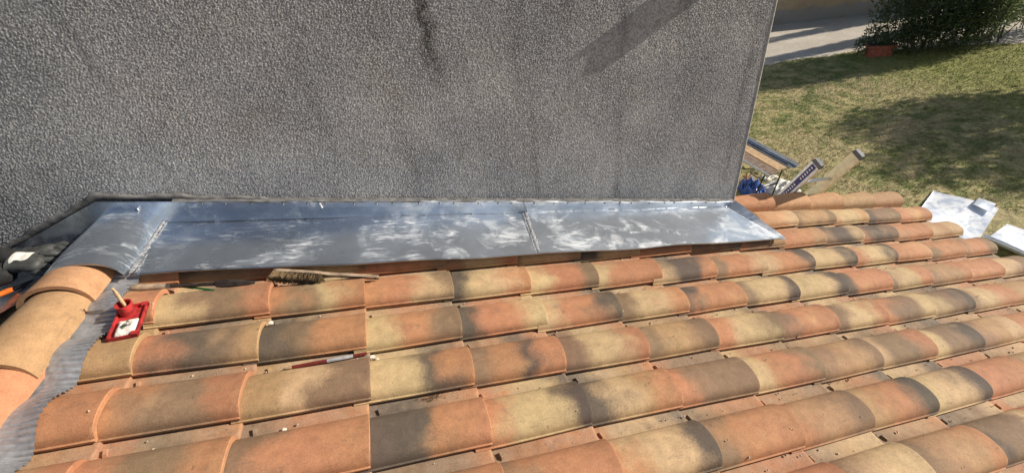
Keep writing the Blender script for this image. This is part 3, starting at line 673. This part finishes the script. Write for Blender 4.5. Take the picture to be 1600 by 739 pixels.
J = {'pel': (-1.86, -.12, .36, .125), 'bel': (-1.84, -.11, .52, .125), 'che': (-1.79, -.10, .72, .135), 'ucb': (-1.76, -.10, .84, .11), 'nek': (-1.72, -.10, .94, .055), 'skl': (-1.67, -.10, 1.04, .075), 'top': (-1.66, -.10, 1.14, .075),
     'shr': (-1.75, -.27, .82, .065), 'elr': (-1.665, -.20, .50, .056), 'mir': (-1.46, -.075, .405, .056), 'wrr': (-1.325, -.012, .372, .048),
     'shl': (-1.75, .05, .82, .062), 'ell': (-1.70, .125, .52, .052), 'wrl': (-1.36, .095, .360, .040),
     'hir': (-1.86, -.22, .34, .10), 'knr': (-1.315, -.325, .285, .074), 'anr': (-1.80, -.34, .165, .05), 'tor': (-1.99, -.34, .12, .045),
     'hil': (-1.87, -.02, .34, .10), 'knl': (-1.62, .03, .19, .07), 'anl': (-1.98, -.02, .10, .05), 'tol': (-2.16, -.02, .06, .045)}
ks = list(J); ed = [('pel', 'bel'), ('bel', 'che'), ('che', 'ucb'), ('ucb', 'nek'), ('nek', 'skl'), ('skl', 'top'), ('ucb', 'shr'), ('shr', 'elr'), ('elr', 'mir'), ('mir', 'wrr'), ('ucb', 'shl'), ('shl', 'ell'), ('ell', 'wrl'), ('pel', 'hir'), ('hir', 'knr'), ('knr', 'anr'), ('anr', 'tor'), ('pel', 'hil'), ('hil', 'knl'), ('knl', 'anl'), ('anl', 'tol')]
bme = skin_mesh('body', [tuple(Vector(J[k][:3]) - WP) for k in ks], [(ks.index(a), ks.index(c)) for a, c in ed], [J[k][3] for k in ks], 0)
bme.materials.clear(); bme.materials.append(M_BLACK); bme.materials.append(M_SKIN)
for p in bme.polygons:
    if p.center.z + WP.z > 0.93: p.material_index = 1
link('body', bme, None, pe)
b = MB(); blob(b, (-1.672, -.10, 1.135), (.094, .088, .075), 3, 18, 12, 0.02); b.make('hair', M_HAIR, pe, 60)
def glove(w, ex, ez, curl, mir=1, white=True):
    fr = frame(w, ex, ez); b = MB()
    pts = [fr(x, 0, z) for x, z in ((-.035, 0), (-.022, 0), (-.008, 0), (.012, .002), (.035, .004), (.058, .002), (.070, -.004))]
    b.tube(pts, [.052, .047, .051, .046, .050, .048, .034], 16, True, 0.62)
    for k in range(4):
        y = (-.040 + k * .027) * mir; L_ = (.070, .084, .090, .080)[k]; c = curl
        p = [fr(.050, y, .004), fr(.062 + L_ * .38, y * 1.15, .012 - L_ * .10 * c), fr(.062 + L_ * (.74 - .22 * c), y * 1.22, -L_ * .42 * c), fr(.062 + L_ * (1.0 - .55 * c), y * 1.2, -.006 - L_ * .76 * c)]
        b.tube(p, [.0135, .0140, .0130, .0100], 10)
    b.tube([fr(.012, .040 * mir, -.006), fr(.045, .062 * mir, -.014), fr(.078, .060 * mir, -.026), fr(.100, .046 * mir, -.036)], [.018, .0165, .015, .011], 10)
    g = b.make('glove', M_GREYCL, pe, 70)
    if white:
        q = MB(); q.grid(lambda u, v: fr(-.030 + u * .062, (.5 - v) * .084, .0015 + .0325 * math.sqrt(max(0, 1 - ((v - .5) * 1.72) ** 2)) + .0012 * math.sin(u * 9)), 8, 12, fr(0, 0, -.003) - fr(0, 0, 0)); q.make('white_panel', M_WHITECL, g, 60)
glove(Vector((-1.295, -.004, .392)), Vector((.86, -.12, -.26)), Vector((.2, -.45, .85)), 0.62, 1)
glove(Vector((-1.305, .080, .375)), Vector((.93, -.12, -.05)), Vector((.0, .05, 1)), 0.35, -1, False)
p0 = Vector((-1.435, -.100, .322)); fr = frame(p0, Vector((-1.285, -.035, .318)) - p0, (0, 0, 1)); sh = empty('orange_grip_tool', p0, 'hand tool with orange grip held in the grey glove', 'tool')
b = MB(); b.tube([fr(x, 0, 0) for x in (-.03, -.02, 0.03, 0.075, 0.09)], [0.010, 0.015, 0.0125, 0.0135, 0.010], 10, True, 0.85); b.make('grip', M_ORANGE, sh, 50)
b = MB(); b.tube([fr(x, 0, 0) for x in (0.088, 0.095, 0.14, 0.19)], [0.0105, 0.0125, 0.010, 0.006], 10, True, 0.7); b.make('jaw', M_DARKST, sh, 50)
# mortar crumbs in the pans, and a withered tuft
b = MB(); rr = random.Random(11)
for k in range(1000):
    X = rr.uniform(-0.8, 4.3) if rr.random() < 0.3 else rr.uniform(1.0, 4.3); j = rr.randrange(1, 10)
    if rr.random() < 0.82: Y = -j * TW - rr.uniform(0.004, 0.050)
    else: Y = -rr.uniform(0.3, 2.2)
    s = 0.0018 + 0.0042 * rr.random() ** 3
    if rr.random() < 0.02: s *= 1.8
    yl = (Y % TW); z = tile_z(Y) + 0.006 + s * 0.4 + 0.0185 * (((X / TL) % 1.0))
    c0 = RF(X, Y, z); q = [Vector((rr.uniform(.6, 1.2) * s, 0, 0)), Vector((-rr.uniform(.6, 1.2) * s, 0, 0)), Vector((0, rr.uniform(.6, 1.2) * s, 0)), Vector((0, -rr.uniform(.6, 1.2) * s, 0)), Vector((0, 0, s * rr.uniform(.5, .9))), Vector((0, 0, -s * .7))]
    Mr = Matrix.Rotation(rr.uniform(0, 6), 3, 'Z'); b.add([c0 + Mr @ p for p in q], [(0, 2, 4), (2, 1, 4), (1, 3, 4), (3, 0, 4), (2, 0, 5), (1, 2, 5), (3, 1, 5), (0, 3, 5)])
tag(b.make('mortar_crumbs', M_CRUMB), 'pale mortar crumbs and grit scattered over the tiles', 'crumbs', kind='stuff')
b = MB()
for k in range(60):
    c0 = RF(0.215 + rr.gauss(0, .02), -0.950 + rr.gauss(0, .006), tile_z(-0.950) + 0.014); d = Vector((rr.gauss(0, 1), rr.gauss(0, .6), abs(rr.gauss(0, .4)))).normalized() * rr.uniform(.006, .018)
    e = d.cross(Vector((0, 0, 1))).normalized() * 0.0012; b.add([c0 - e, c0 + e, c0 + d], [(0, 1, 2)])
tag(b.make('withered_tuft', plain('dry_moss', (0.07, 0.045, 0.022), 0.9)), 'small dark tuft of withered moss on a tile', 'moss', kind='stuff')
chips = [(417, 500, -0.345, -0.560), (0, 0, -0.375, -0.548), (0, 0, 0.035, -0.748), (0, 0, -0.255, -0.985), (0, 0, 0.015, -0.735)]
for k, (_, _, X, Y) in enumerate(chips):
    b = MB(); s = 0.009 if k in (0, 4) else 0.006; z = tile_z(Y) + 0.016
    b.add([RF(X + dx * s * rr.uniform(.7, 1.2), Y + dy * s * rr.uniform(.7, 1.2), z + dz * s) for dz in (-.4, .4) for dx, dy in ((-1, -.7), (1, -1), (.8, .9), (-.7, 1))], [(3, 2, 1, 0), (4, 5, 6, 7), (0, 1, 5, 4), (1, 2, 6, 5), (2, 3, 7, 6), (3, 0, 4, 7)])
    tag(b.make('mortar_chip', M_SALT, None, origin=RF(X, Y, z)), ['white mortar chip nearest below the hand brush, at a tile end', 'white mortar chip left of its bigger neighbour, below the hand brush', 'white mortar chip past the blunt end of the pencil', 'white mortar chip on the pan below the pencil tip', 'white mortar chip right beside the blunt pencil end'][k], 'mortar chip', 'loose white mortar chips')

# ------------------------------------------------------------------ ladder against the verge
ld = empty('ladder', (3.35, 2.0, ZG), 'ladder with navy and cream stiles leaning on the verge tiles', 'ladder')
ldir = Vector((0, -0.447, 0.894)); P0 = Vector((3.20, 0.450, -0.955)); P1 = Vector((3.51, 0.450, -1.035))
LU = 0.345; LD_ = (ZG - P0.z) / ldir.z
nrm = Vector((0, 0.894, 0.447))
def stile(p, lo, hi, w, d, mat, name, label):
    b = MB(); a, c = p + ldir * lo, p + ldir * hi; ex = Vector((1, 0, 0))
    v = [q + ex * (sx * w / 2) + nrm * (sn * d / 2) for q in (a, c) for sx, sn in ((-1, -1), (1, -1), (1, 1), (-1, 1))]
    b.add(v, [(0, 1, 2, 3)[::-1], (4, 5, 6, 7), (0, 1, 5, 4), (1, 2, 6, 5), (2, 3, 7, 6), (3, 0, 4, 7)])
    o = b.make(name, mat, ld); o['label'] = label; return o
L0, L1 = P0 + Vector((0, 0.03, 0.0)), P1 + Vector((0, 0.03, 0.0))
s1 = stile(L0, LD_, 0.46, 0.028, 0.084, M_ALU, 'stile', 'aluminium stile with navy label'); s2 = stile(L1, LD_ - 0.0, 0.56, 0.028, 0.085, M_FIBRE, 'stile', 'cream stile')
b = MB(); e = Vector((1, 0, 0))
a, c = L0 + ldir * -0.6 - e * 0.0155, L0 + ldir * 0.445 - e * 0.0155
b.add([a - nrm * 0.022, a + nrm * 0.022, c + nrm * 0.022, c - nrm * 0.022], [(0, 1, 2, 3)]); nl = b.make('label_strip', M_NAVY, s1)
# white flecks of print on the strip (too small to read in the photograph)
rr = random.Random(2)
for k in range(15):
    t0 = 0.02 + k * 0.028
    if k in (7, 8): continue
    q = L0 + ldir * t0 - e * 0.0168; w_ = rr.uniform(.006, .011); b = MB(); b.add([q - nrm * w_, q + nrm * w_, q + nrm * w_ + ldir * 0.012, q - nrm * w_ + ldir * 0.012], [(0, 1, 2, 3)]); b.make('printed_letter', M_PRINT, s1)
for p, hi, w in ((L0, 0.46, 0.034), (L1, 0.56, 0.034)):
    b = MB(); q = p + ldir * (hi + 0.012); Mx = Matrix((Vector((1, 0, 0)), nrm, ldir)).transposed(); b.box(q, (w, 0.092, 0.034), Mx, 0.8); b.make('end_cap', M_CAP, ld)
    b = MB(); qq = q + nrm * 0.03 + Vector((0.03, 0, -0.04)); b.tube([qq - e * 0.025, qq + e * 0.025], 0.024, 12, True); b.make('roller', M_CAP, ld, 40)
k = 0.16
while k > LD_:
    b = MB(); a, c = L0 + ldir * (k + 0.05), L1 + ldir * (k + 0.10); b.tube([a, c], 0.016, 10, True, 0.7); b.make('rung', M_ALU, ld, 40); k -= 0.27
# ------------------------------------------------------------------ work bench and clutter by the house corner
bz = -3.1; wb = empty('work_bench', (6.45, 4.15, ZG), 'folding work bench with metal and wooden boards on thin legs', 'bench')
def board(x0, x1, y0, y1, z0, z1, mat, name): b = MB(); b.box(((x0 + x1) / 2, (y0 + y1) / 2, (z0 + z1) / 2), (x1 - x0, y1 - y0, z1 - z0)); return b.make(name, mat, wb)
board(6.40, 6.60, 3.46, 4.98, bz - 0.022, bz, M_WOOD, 'board'); board(6.17, 6.375, 3.40, 4.98, bz - 0.024, bz - 0.003, M_RUSTBR, 'board')
board(6.125, 6.160, 3.39, 4.99, bz - 0.03, bz + 0.006, M_ALU, 'edge_rail'); board(6.606, 6.636, 3.44, 4.99, bz - 0.03, bz + 0.008, M_ALU, 'edge_rail')
for y in (3.52, 4.85):
    for x, dx in ((6.2, -0.04), (6.56, 0.05)):
        b = MB(); b.tube([(x, y, bz - 0.02), (x + dx, y + 0.12, ZG + 0.02)], 0.012, 8); b.make('leg', M_DARKST, wb); b = MB(); b.tube([(x + dx, y + 0.12, ZG + 0.03), (x + dx, y + 0.12, ZG + 0.012)], 0.02, 8); b.make('foot', M_CAP, wb)
    b = MB(); b.tube([(6.17, y + 0.06, -3.5), (6.6, y + 0.06, -3.5)], 0.010, 8); b.make('crossbar', M_DARKST, wb)
b = MB(); b.tube([(6.36, 3.52, bz - 0.02), (6.28, 4.3, ZG + 0.45), (6.36, 4.9, bz - 0.02)], 0.010, 8); b.make('brace', M_DARKST, wb)
gu = empty('zinc_gutter', (6.72, 4.2, bz), 'length of grey zinc gutter lying along the work bench edge', 'gutter')
b = MB(); b.grid(lambda u, v: Vector((6.715 + 0.065 * math.cos(math.pi * (1 + v)), 3.42 + u * 1.6, bz + 0.028 + 0.055 * math.sin(math.pi * (1 + v)))), 10, 14, Vector((0, 0, 0.0015))); b.make('trough', M_ZINC2, gu, 60)
b = MB(); b.tube([(6.784, 3.42, bz + 0.03), (6.784, 5.02, bz + 0.03)], 0.012, 10); b.make('rolled_bead', M_ALU, gu, 50)
b = MB(); b.box((6.70, 4.2, bz - 0.028), (0.16, 1.3, 0.012)); b.make('bracket', M_ALU, wb)
def crumple(name, c, r, mat, label, cat, seed, sub=None):
    o = empty(name, (c[0], c[1], ZG), label, cat); b = MB(); rr = random.Random(seed); nn = 26; ph = [rr.uniform(0, 6) for _ in range(8)]
    def f(u, v):
        x, y = (u - .5) * 2, (v - .5) * 2; d = max(0, 1 - x * x) * max(0, 1 - y * y)
        z = d ** 0.45 * (0.65 + 0.18 * math.sin(5 * x + ph[0] + 3 * y) + 0.14 * math.sin(9 * y - 6 * x + ph[1]) + 0.10 * abs(math.sin(11 * x + 8 * y + ph[2])))
        return Vector((c[0] + r[0] * x * (1 + .15 * math.sin(4 * y + ph[3])), c[1] + r[1] * y * (1 + .15 * math.sin(4 * x + ph[4])), ZG + 0.012 + r[2] * max(0, z)))
    b.grid(f, nn, nn); b.make(sub or 'sheet', mat, o, 35); return o
crumple('blue_sack', (6.48, 4.02, 0), (0.20, 0.24, 0.30), M_BLUEBAG, 'crumpled blue plastic sack by the house corner', 'sack', 1, 'sack_body')
crumple('white_dust_sheet', (6.98, 3.86, 0), (0.30, 0.24, 0.16), M_WHITECL, 'crumpled white dust sheet on the lawn by the ladder', 'sheet', 2)
crumple('grey_rag', (7.12, 4.28, 0), (0.15, 0.10, 0.07), M_SALT, 'small pale rag on the lawn under the work bench', 'rag', 3)
rr = random.Random(9)
for k, (x, y, a, L_, r_, mt, lb) in enumerate([(6.72, 4.42, 0.4, .30, .016, M_RUSTBR, 'brown wooden offcut leaning in the jumble under the work bench'), (6.90, 4.22, 2.0, .26, .010, M_DARKST, 'thin black metal rod lying under the work bench'), (6.62, 4.30, 1.1, .18, .020, M_TERRA, 'reddish short offcut under the work bench near the blue sack'), (7.05, 4.48, 0.9, .22, .012, M_SALT, 'pale stick on the lawn beside the small rag')]):
    b = MB(); b.tube([(x, y, ZG + 0.03), (x + L_ * .5 * math.cos(a), y + L_ * .5 * math.sin(a), ZG + 0.07), (x + L_ * math.cos(a), y + L_ * math.sin(a), ZG + 0.13)], [r_, r_ * 1.1, r_ * .9], 7)
    tag(b.make('scrap_offcut', mt, None, origin=(x, y, ZG + 0.02)), lb, 'offcut', 'scraps under the work bench')
# ------------------------------------------------------------------ zinc sheets lying on the lawn past the eave
def sheet(name, corners, label, curl=0.0, wv=1.0, th=0.004, z=0.03, mat=None):
    c = [Vector((p[0], p[1], ZG + z)) for p in corners]; o = empty(name, c[0], label, 'metal sheet', 'new zinc sheets lying on the lawn'); b = MB()
    def f(u, v):
        p = c[0].lerp(c[1], u).lerp(c[3].lerp(c[2], u), v)
        return p + Vector((0, 0, wv * (0.012 * math.sin(u * 5 + v * 3) + 0.010 * math.sin(v * 7 - u * 2)) + curl * max(0, 0.25 - u) ** 2 * 16))
    b.grid(f, 24, 24, Vector((0, 0, th))); s = b.make('metal_sheet', mat or M_ZNEW, o, 50); return o, f, s
sh1, f1, s_ = sheet('zinc_sheet', [(7.85, 1.99), (9.15, 2.575), (9.45, 1.76), (8.0, 1.15)], 'wide new zinc sheet with a smaller piece lying across its edge')
b = MB(); b.grid(lambda u, v: f1(0.02 + 0.98 * u, 0) + Vector((0, 0, 0.035 * v)), 20, 2, Vector((0, 0.002, 0))); b.make('turned_edge', M_ZNEW, sh1)
o2, f2, s_ = sheet('zinc_offcut', [(9.17, 1.97), (9.43, 2.06), (9.46, 1.83), (9.16, 1.70)], 'small dull zinc offcut lying across the edge of a bigger sheet', z=0.075, wv=0.15, mat=M_ZNEW)
sh3, f3, s_ = sheet('zinc_sheet', [(8.28, 1.24), (9.17, 1.443), (9.42, 0.20), (8.36, -0.02)], 'curled new zinc sheet nearest the right edge of the photo', curl=0.16)
b = MB(); b.tube([f3(0.0, k / 12) + Vector((0, 0, 0.02)) for k in range(13)], 0.03, 12); b.make('rolled_edge', M_ZNEW, sh3, 60)

# ------------------------------------------------------------------ bushes, planter, trees
def leaf_mat(name, a, b_, gloss=0.45, tr=0.22):
    t = NT(name); p = t.n('NewGeometry').outputs['Position']; r = t.n('NewGeometry').outputs['Random Per Island']
    t.col(t.mix(r, c4(*a), c4(*b_))); t.rough(gloss)
    tl = t.n('BsdfTranslucent', {'Color': t.mix(r, c4(*[k * 1.5 for k in a]), c4(*[k * 1.6 for k in b_]))})
    mx = t.n('MixShader', {0: tr, 1: t.b.outputs[0], 2: tl.outputs[0]}); t.t.links.new(mx.outputs[0], t.t.nodes['Material Output'].inputs[0]); return t.m
M_LEAF = leaf_mat('oleander_leaf', (0.030, 0.052, 0.022), (0.085, 0.115, 0.045)); M_LEAF_SUNLIT = leaf_mat('sunlit_leaf', (0.10, 0.14, 0.05), (0.30, 0.32, 0.17), 0.35, 0.45); M_LEAF2 = leaf_mat('tree_leaf', (0.03, 0.05, 0.016), (0.07, 0.10, 0.03))  # paler oleander leaf copy has sunlight put into its colour and translucency
def leaves(clumps, n, ll, lw, seed, up=0.5):
    """n leaves spread over ellipsoid clumps (centre, radii); each leaf a folded diamond of 4 verts"""
    r = np.random.default_rng(seed); w = np.array([c[1][0] * c[1][1] * c[1][2] for c in clumps]) ** 0.8; idx = r.choice(len(clumps), n, p=w / w.sum())
    C = np.array([c[0] for c in clumps])[idx]; R = np.array([c[1] for c in clumps])[idx]
    d = r.normal(size=(n, 3)); d /= np.linalg.norm(d, axis=1)[:, None]; rad_ = r.uniform(0.25, 1, n) ** 0.5 * (1 + 0.12 * r.normal(size=n))
    P = C + d * R * rad_[:, None]
    ax = d * 0.6 + r.normal(size=(n, 3)) * 0.55 + np.array([0, 0, up]); ax /= np.linalg.norm(ax, axis=1)[:, None]
    s = np.cross(ax, r.normal(size=(n, 3))); s /= np.linalg.norm(s, axis=1)[:, None]
    L = ll * r.uniform(0.6, 1.3, n)[:, None]; Wd = lw * r.uniform(0.7, 1.3, n)[:, None]
    V = np.stack([P, P + ax * L * 0.5 + s * Wd, P + ax * L, P + ax * L * 0.5 - s * Wd], 1); V = V[V[:, :, 2].min(1) > ZG + 0.03]; return V
def bush(name, loc, clumps, n, label, seed, ll=0.12, lw=0.016, nst=14, group=None, mat=None):
    loc = Vector((loc[0], loc[1], ZG)); o = empty(name, loc, label, 'bush', group); V = leaves(clumps, n, ll, lw, seed) - np.array(loc)
    link('foliage', np_mesh('foliage', V, 4), mat or M_LEAF, o); rr = random.Random(seed); b = MB()
    for k in range(nst):
        c, r_ = rr.choice(clumps); top = Vector(c) + Vector((rr.uniform(-.5, .5) * r_[0], rr.uniform(-.5, .5) * r_[1], rr.uniform(-.2, .6) * r_[2]))
        root = Vector((top.x * 0.65 + loc.x * 0.35, top.y * 0.65 + loc.y * 0.35, ZG)) + Vector((rr.gauss(0, .1), rr.gauss(0, .1), 0)); mid = root.lerp(top, 0.5) + Vector((rr.gauss(0, .08), rr.gauss(0, .08), 0.05))
        b.tube([root, mid, top], [0.018, 0.012, 0.005], 6)
    b.make('stems', M_BARK, o, 60); return o
Z0 = ZG
bush('oleander_bush', (16.0, 8.1), [((14.9, 8.45, Z0 + 1.1), (.75, .6, 1.1)), ((15.6, 8.1, Z0 + 1.5), (1.0, .8, 1.4)), ((16.4, 7.8, Z0 + 1.6), (1.1, .8, 1.5)), ((15.9, 8.6, Z0 + 2.3), (1.3, .9, 1.1)), ((15.2, 8.0, Z0 + .5), (.5, .4, .45)), ((16.0, 7.5, Z0 + .7), (.8, .45, .6)), ((16.6, 7.2, Z0 + 1.0), (.6, .4, .8))], 31000,
     'big dark oleander bush behind the terracotta planter', 21, nst=22)
bush('oleander_bush', (17.9, 7.6), [((17.15, 7.45, Z0 + 1.35), (.55, .5, .9)), ((17.6, 7.7, Z0 + 1.2), (.6, .5, .7)), ((18.2, 7.7, Z0 + 1.5), (.7, .5, .8)), ((17.9, 7.5, Z0 + .75), (.55, .4, .35)), ((17.3, 8.1, Z0 + 1.9), (.6, .5, .6))], 8500, 'sparse sunlit oleander bush with bare stems right of the big dark one', 22, nst=26, mat=M_LEAF_SUNLIT)
bush('oleander_bush', (19.6, 7.4), [((19.4, 7.5, Z0 + 1.1), (.7, .5, .8)), ((20.1, 7.2, Z0 + 1.4), (.8, .6, 1.1)), ((19.3, 7.9, Z0 + 1.7), (.6, .5, .5))], 4500, 'leafy oleander bush cut by the right edge of the photo', 23, nst=18, mat=M_LEAF_SUNLIT)
bush('low_shrub', (14.35, 8.75), [((14.3, 8.75, Z0 + .28), (.28, .25, .25)), ((14.6, 8.85, Z0 + .45), (.25, .2, .35))], 700, 'small low shrub at the path edge left of the planter', 24, 0.09, 0.014, 6)
pl = empty('terracotta_planter', (14.55, 8.42, ZG), 'reddish terracotta trough planter in shade before the dark bush', 'planter'); Mx = Matrix.Rotation(-0.55, 3, 'Z')
b = MB(); b.box((14.55, 8.42, ZG + 0.16), (0.66, 0.30, -0.29), Mx, 0.9); b.v = b.v; b.make('trough', M_TERRA, pl)
b = MB(); b.box((14.55, 8.42, ZG + 0.315), (0.72, 0.36, 0.05), Mx); rim = b.make('rim', M_TERRA, pl); b = MB(); b.box((14.55, 8.42, ZG + 0.342), (0.62, 0.26, 0.006), Mx); b.make('soil', M_DECK, pl)
b = MB(); V = leaves([((14.55, 8.42, ZG + .48), (.30, .16, .16))], 260, 0.1, 0.013, 31) - np.array(pl.location); link('foliage', np_mesh('foliage', V, 4), M_LEAF, pl)
def tree(loc, h, clumps, n, label, seed):
    loc = Vector((loc[0], loc[1], ZG)); o = empty('garden_tree', loc, label, 'tree', 'garden trees right of the view')
    cl = [((loc.x + c[0], loc.y + c[1], ZG + c[2]), r_) for c, r_ in clumps]; V = leaves(cl, n, 0.13, 0.045, seed, 0.1) - np.array(loc); link('crown', np_mesh('crown', V, 4), M_LEAF2, o)
    b = MB(); b.tube([loc + Vector((0.02 * math.sin(k), 0.03 * k, h * k / 5)) for k in range(6)], [0.17, 0.14, 0.12, 0.10, 0.08, 0.05], 10)
    for c, r_ in cl: b.tube([loc + Vector((0, 0.05, h * 0.5)), loc.lerp(Vector(c), 0.6) + Vector((0, 0, h * 0.3)), Vector(c)], [0.07, 0.045, 0.015], 7)
    b.make('trunk', M_BARK, o, 60)
TC = [((0, 0, 3.4), (1.5, 1.4, 1.0)), ((-.9, .7, 2.9), (1.0, .9, .8)), ((.7, -1.0, 3.0), (1.1, 1.1, .9)), ((.4, .9, 4.0), (1.2, 1.0, .8)), ((-.3, -.7, 4.2), (1.0, 1.0, .6))]
tree((20.2, 2.9), 3.8, TC, 9000, 'garden tree nearest the oleanders, right of the lawn', 41)
tree((20.6, 0.0), 3.6, TC, 9000, 'garden tree nearest the house, right of the lawn', 42)
CYP = [((0, 0, .8 + .8 * k), (.55 - .05 * k, .55 - .05 * k, .75)) for k in range(7)]
tree((24.6, 8.65), 5.0, CYP, 9000, 'narrow cypress standing beyond the oleanders to the right', 51)
tree((26.6, 10.3), 5.0, CYP, 9000, 'narrow cypress nearest the garden wall to the right', 52)
# added box on the wall, unseen above the view, casts the render's diagonal shadow
wl = empty('wall_shadow_caster', (2.24, YW, 0.99), 'unseen box added high on the grey wall to cast the diagonal shadow', 'shadow caster')
b = MB(); b.box((2.24, YW - 0.012, 0.99), (0.10, 0.024, 0.16)); b.make('caster_plate', M_CAP, wl)
b = MB(); b.box((2.24, YW - 0.065, 0.99), (0.12, 0.08, 0.11), None, 0.85); b.make('caster_box', M_CAP, wl)
b = MB(); b.box((2.24, YW - 0.058, 1.051), (0.14, 0.10, 0.010)); b.make('cover', M_CAP, wl)
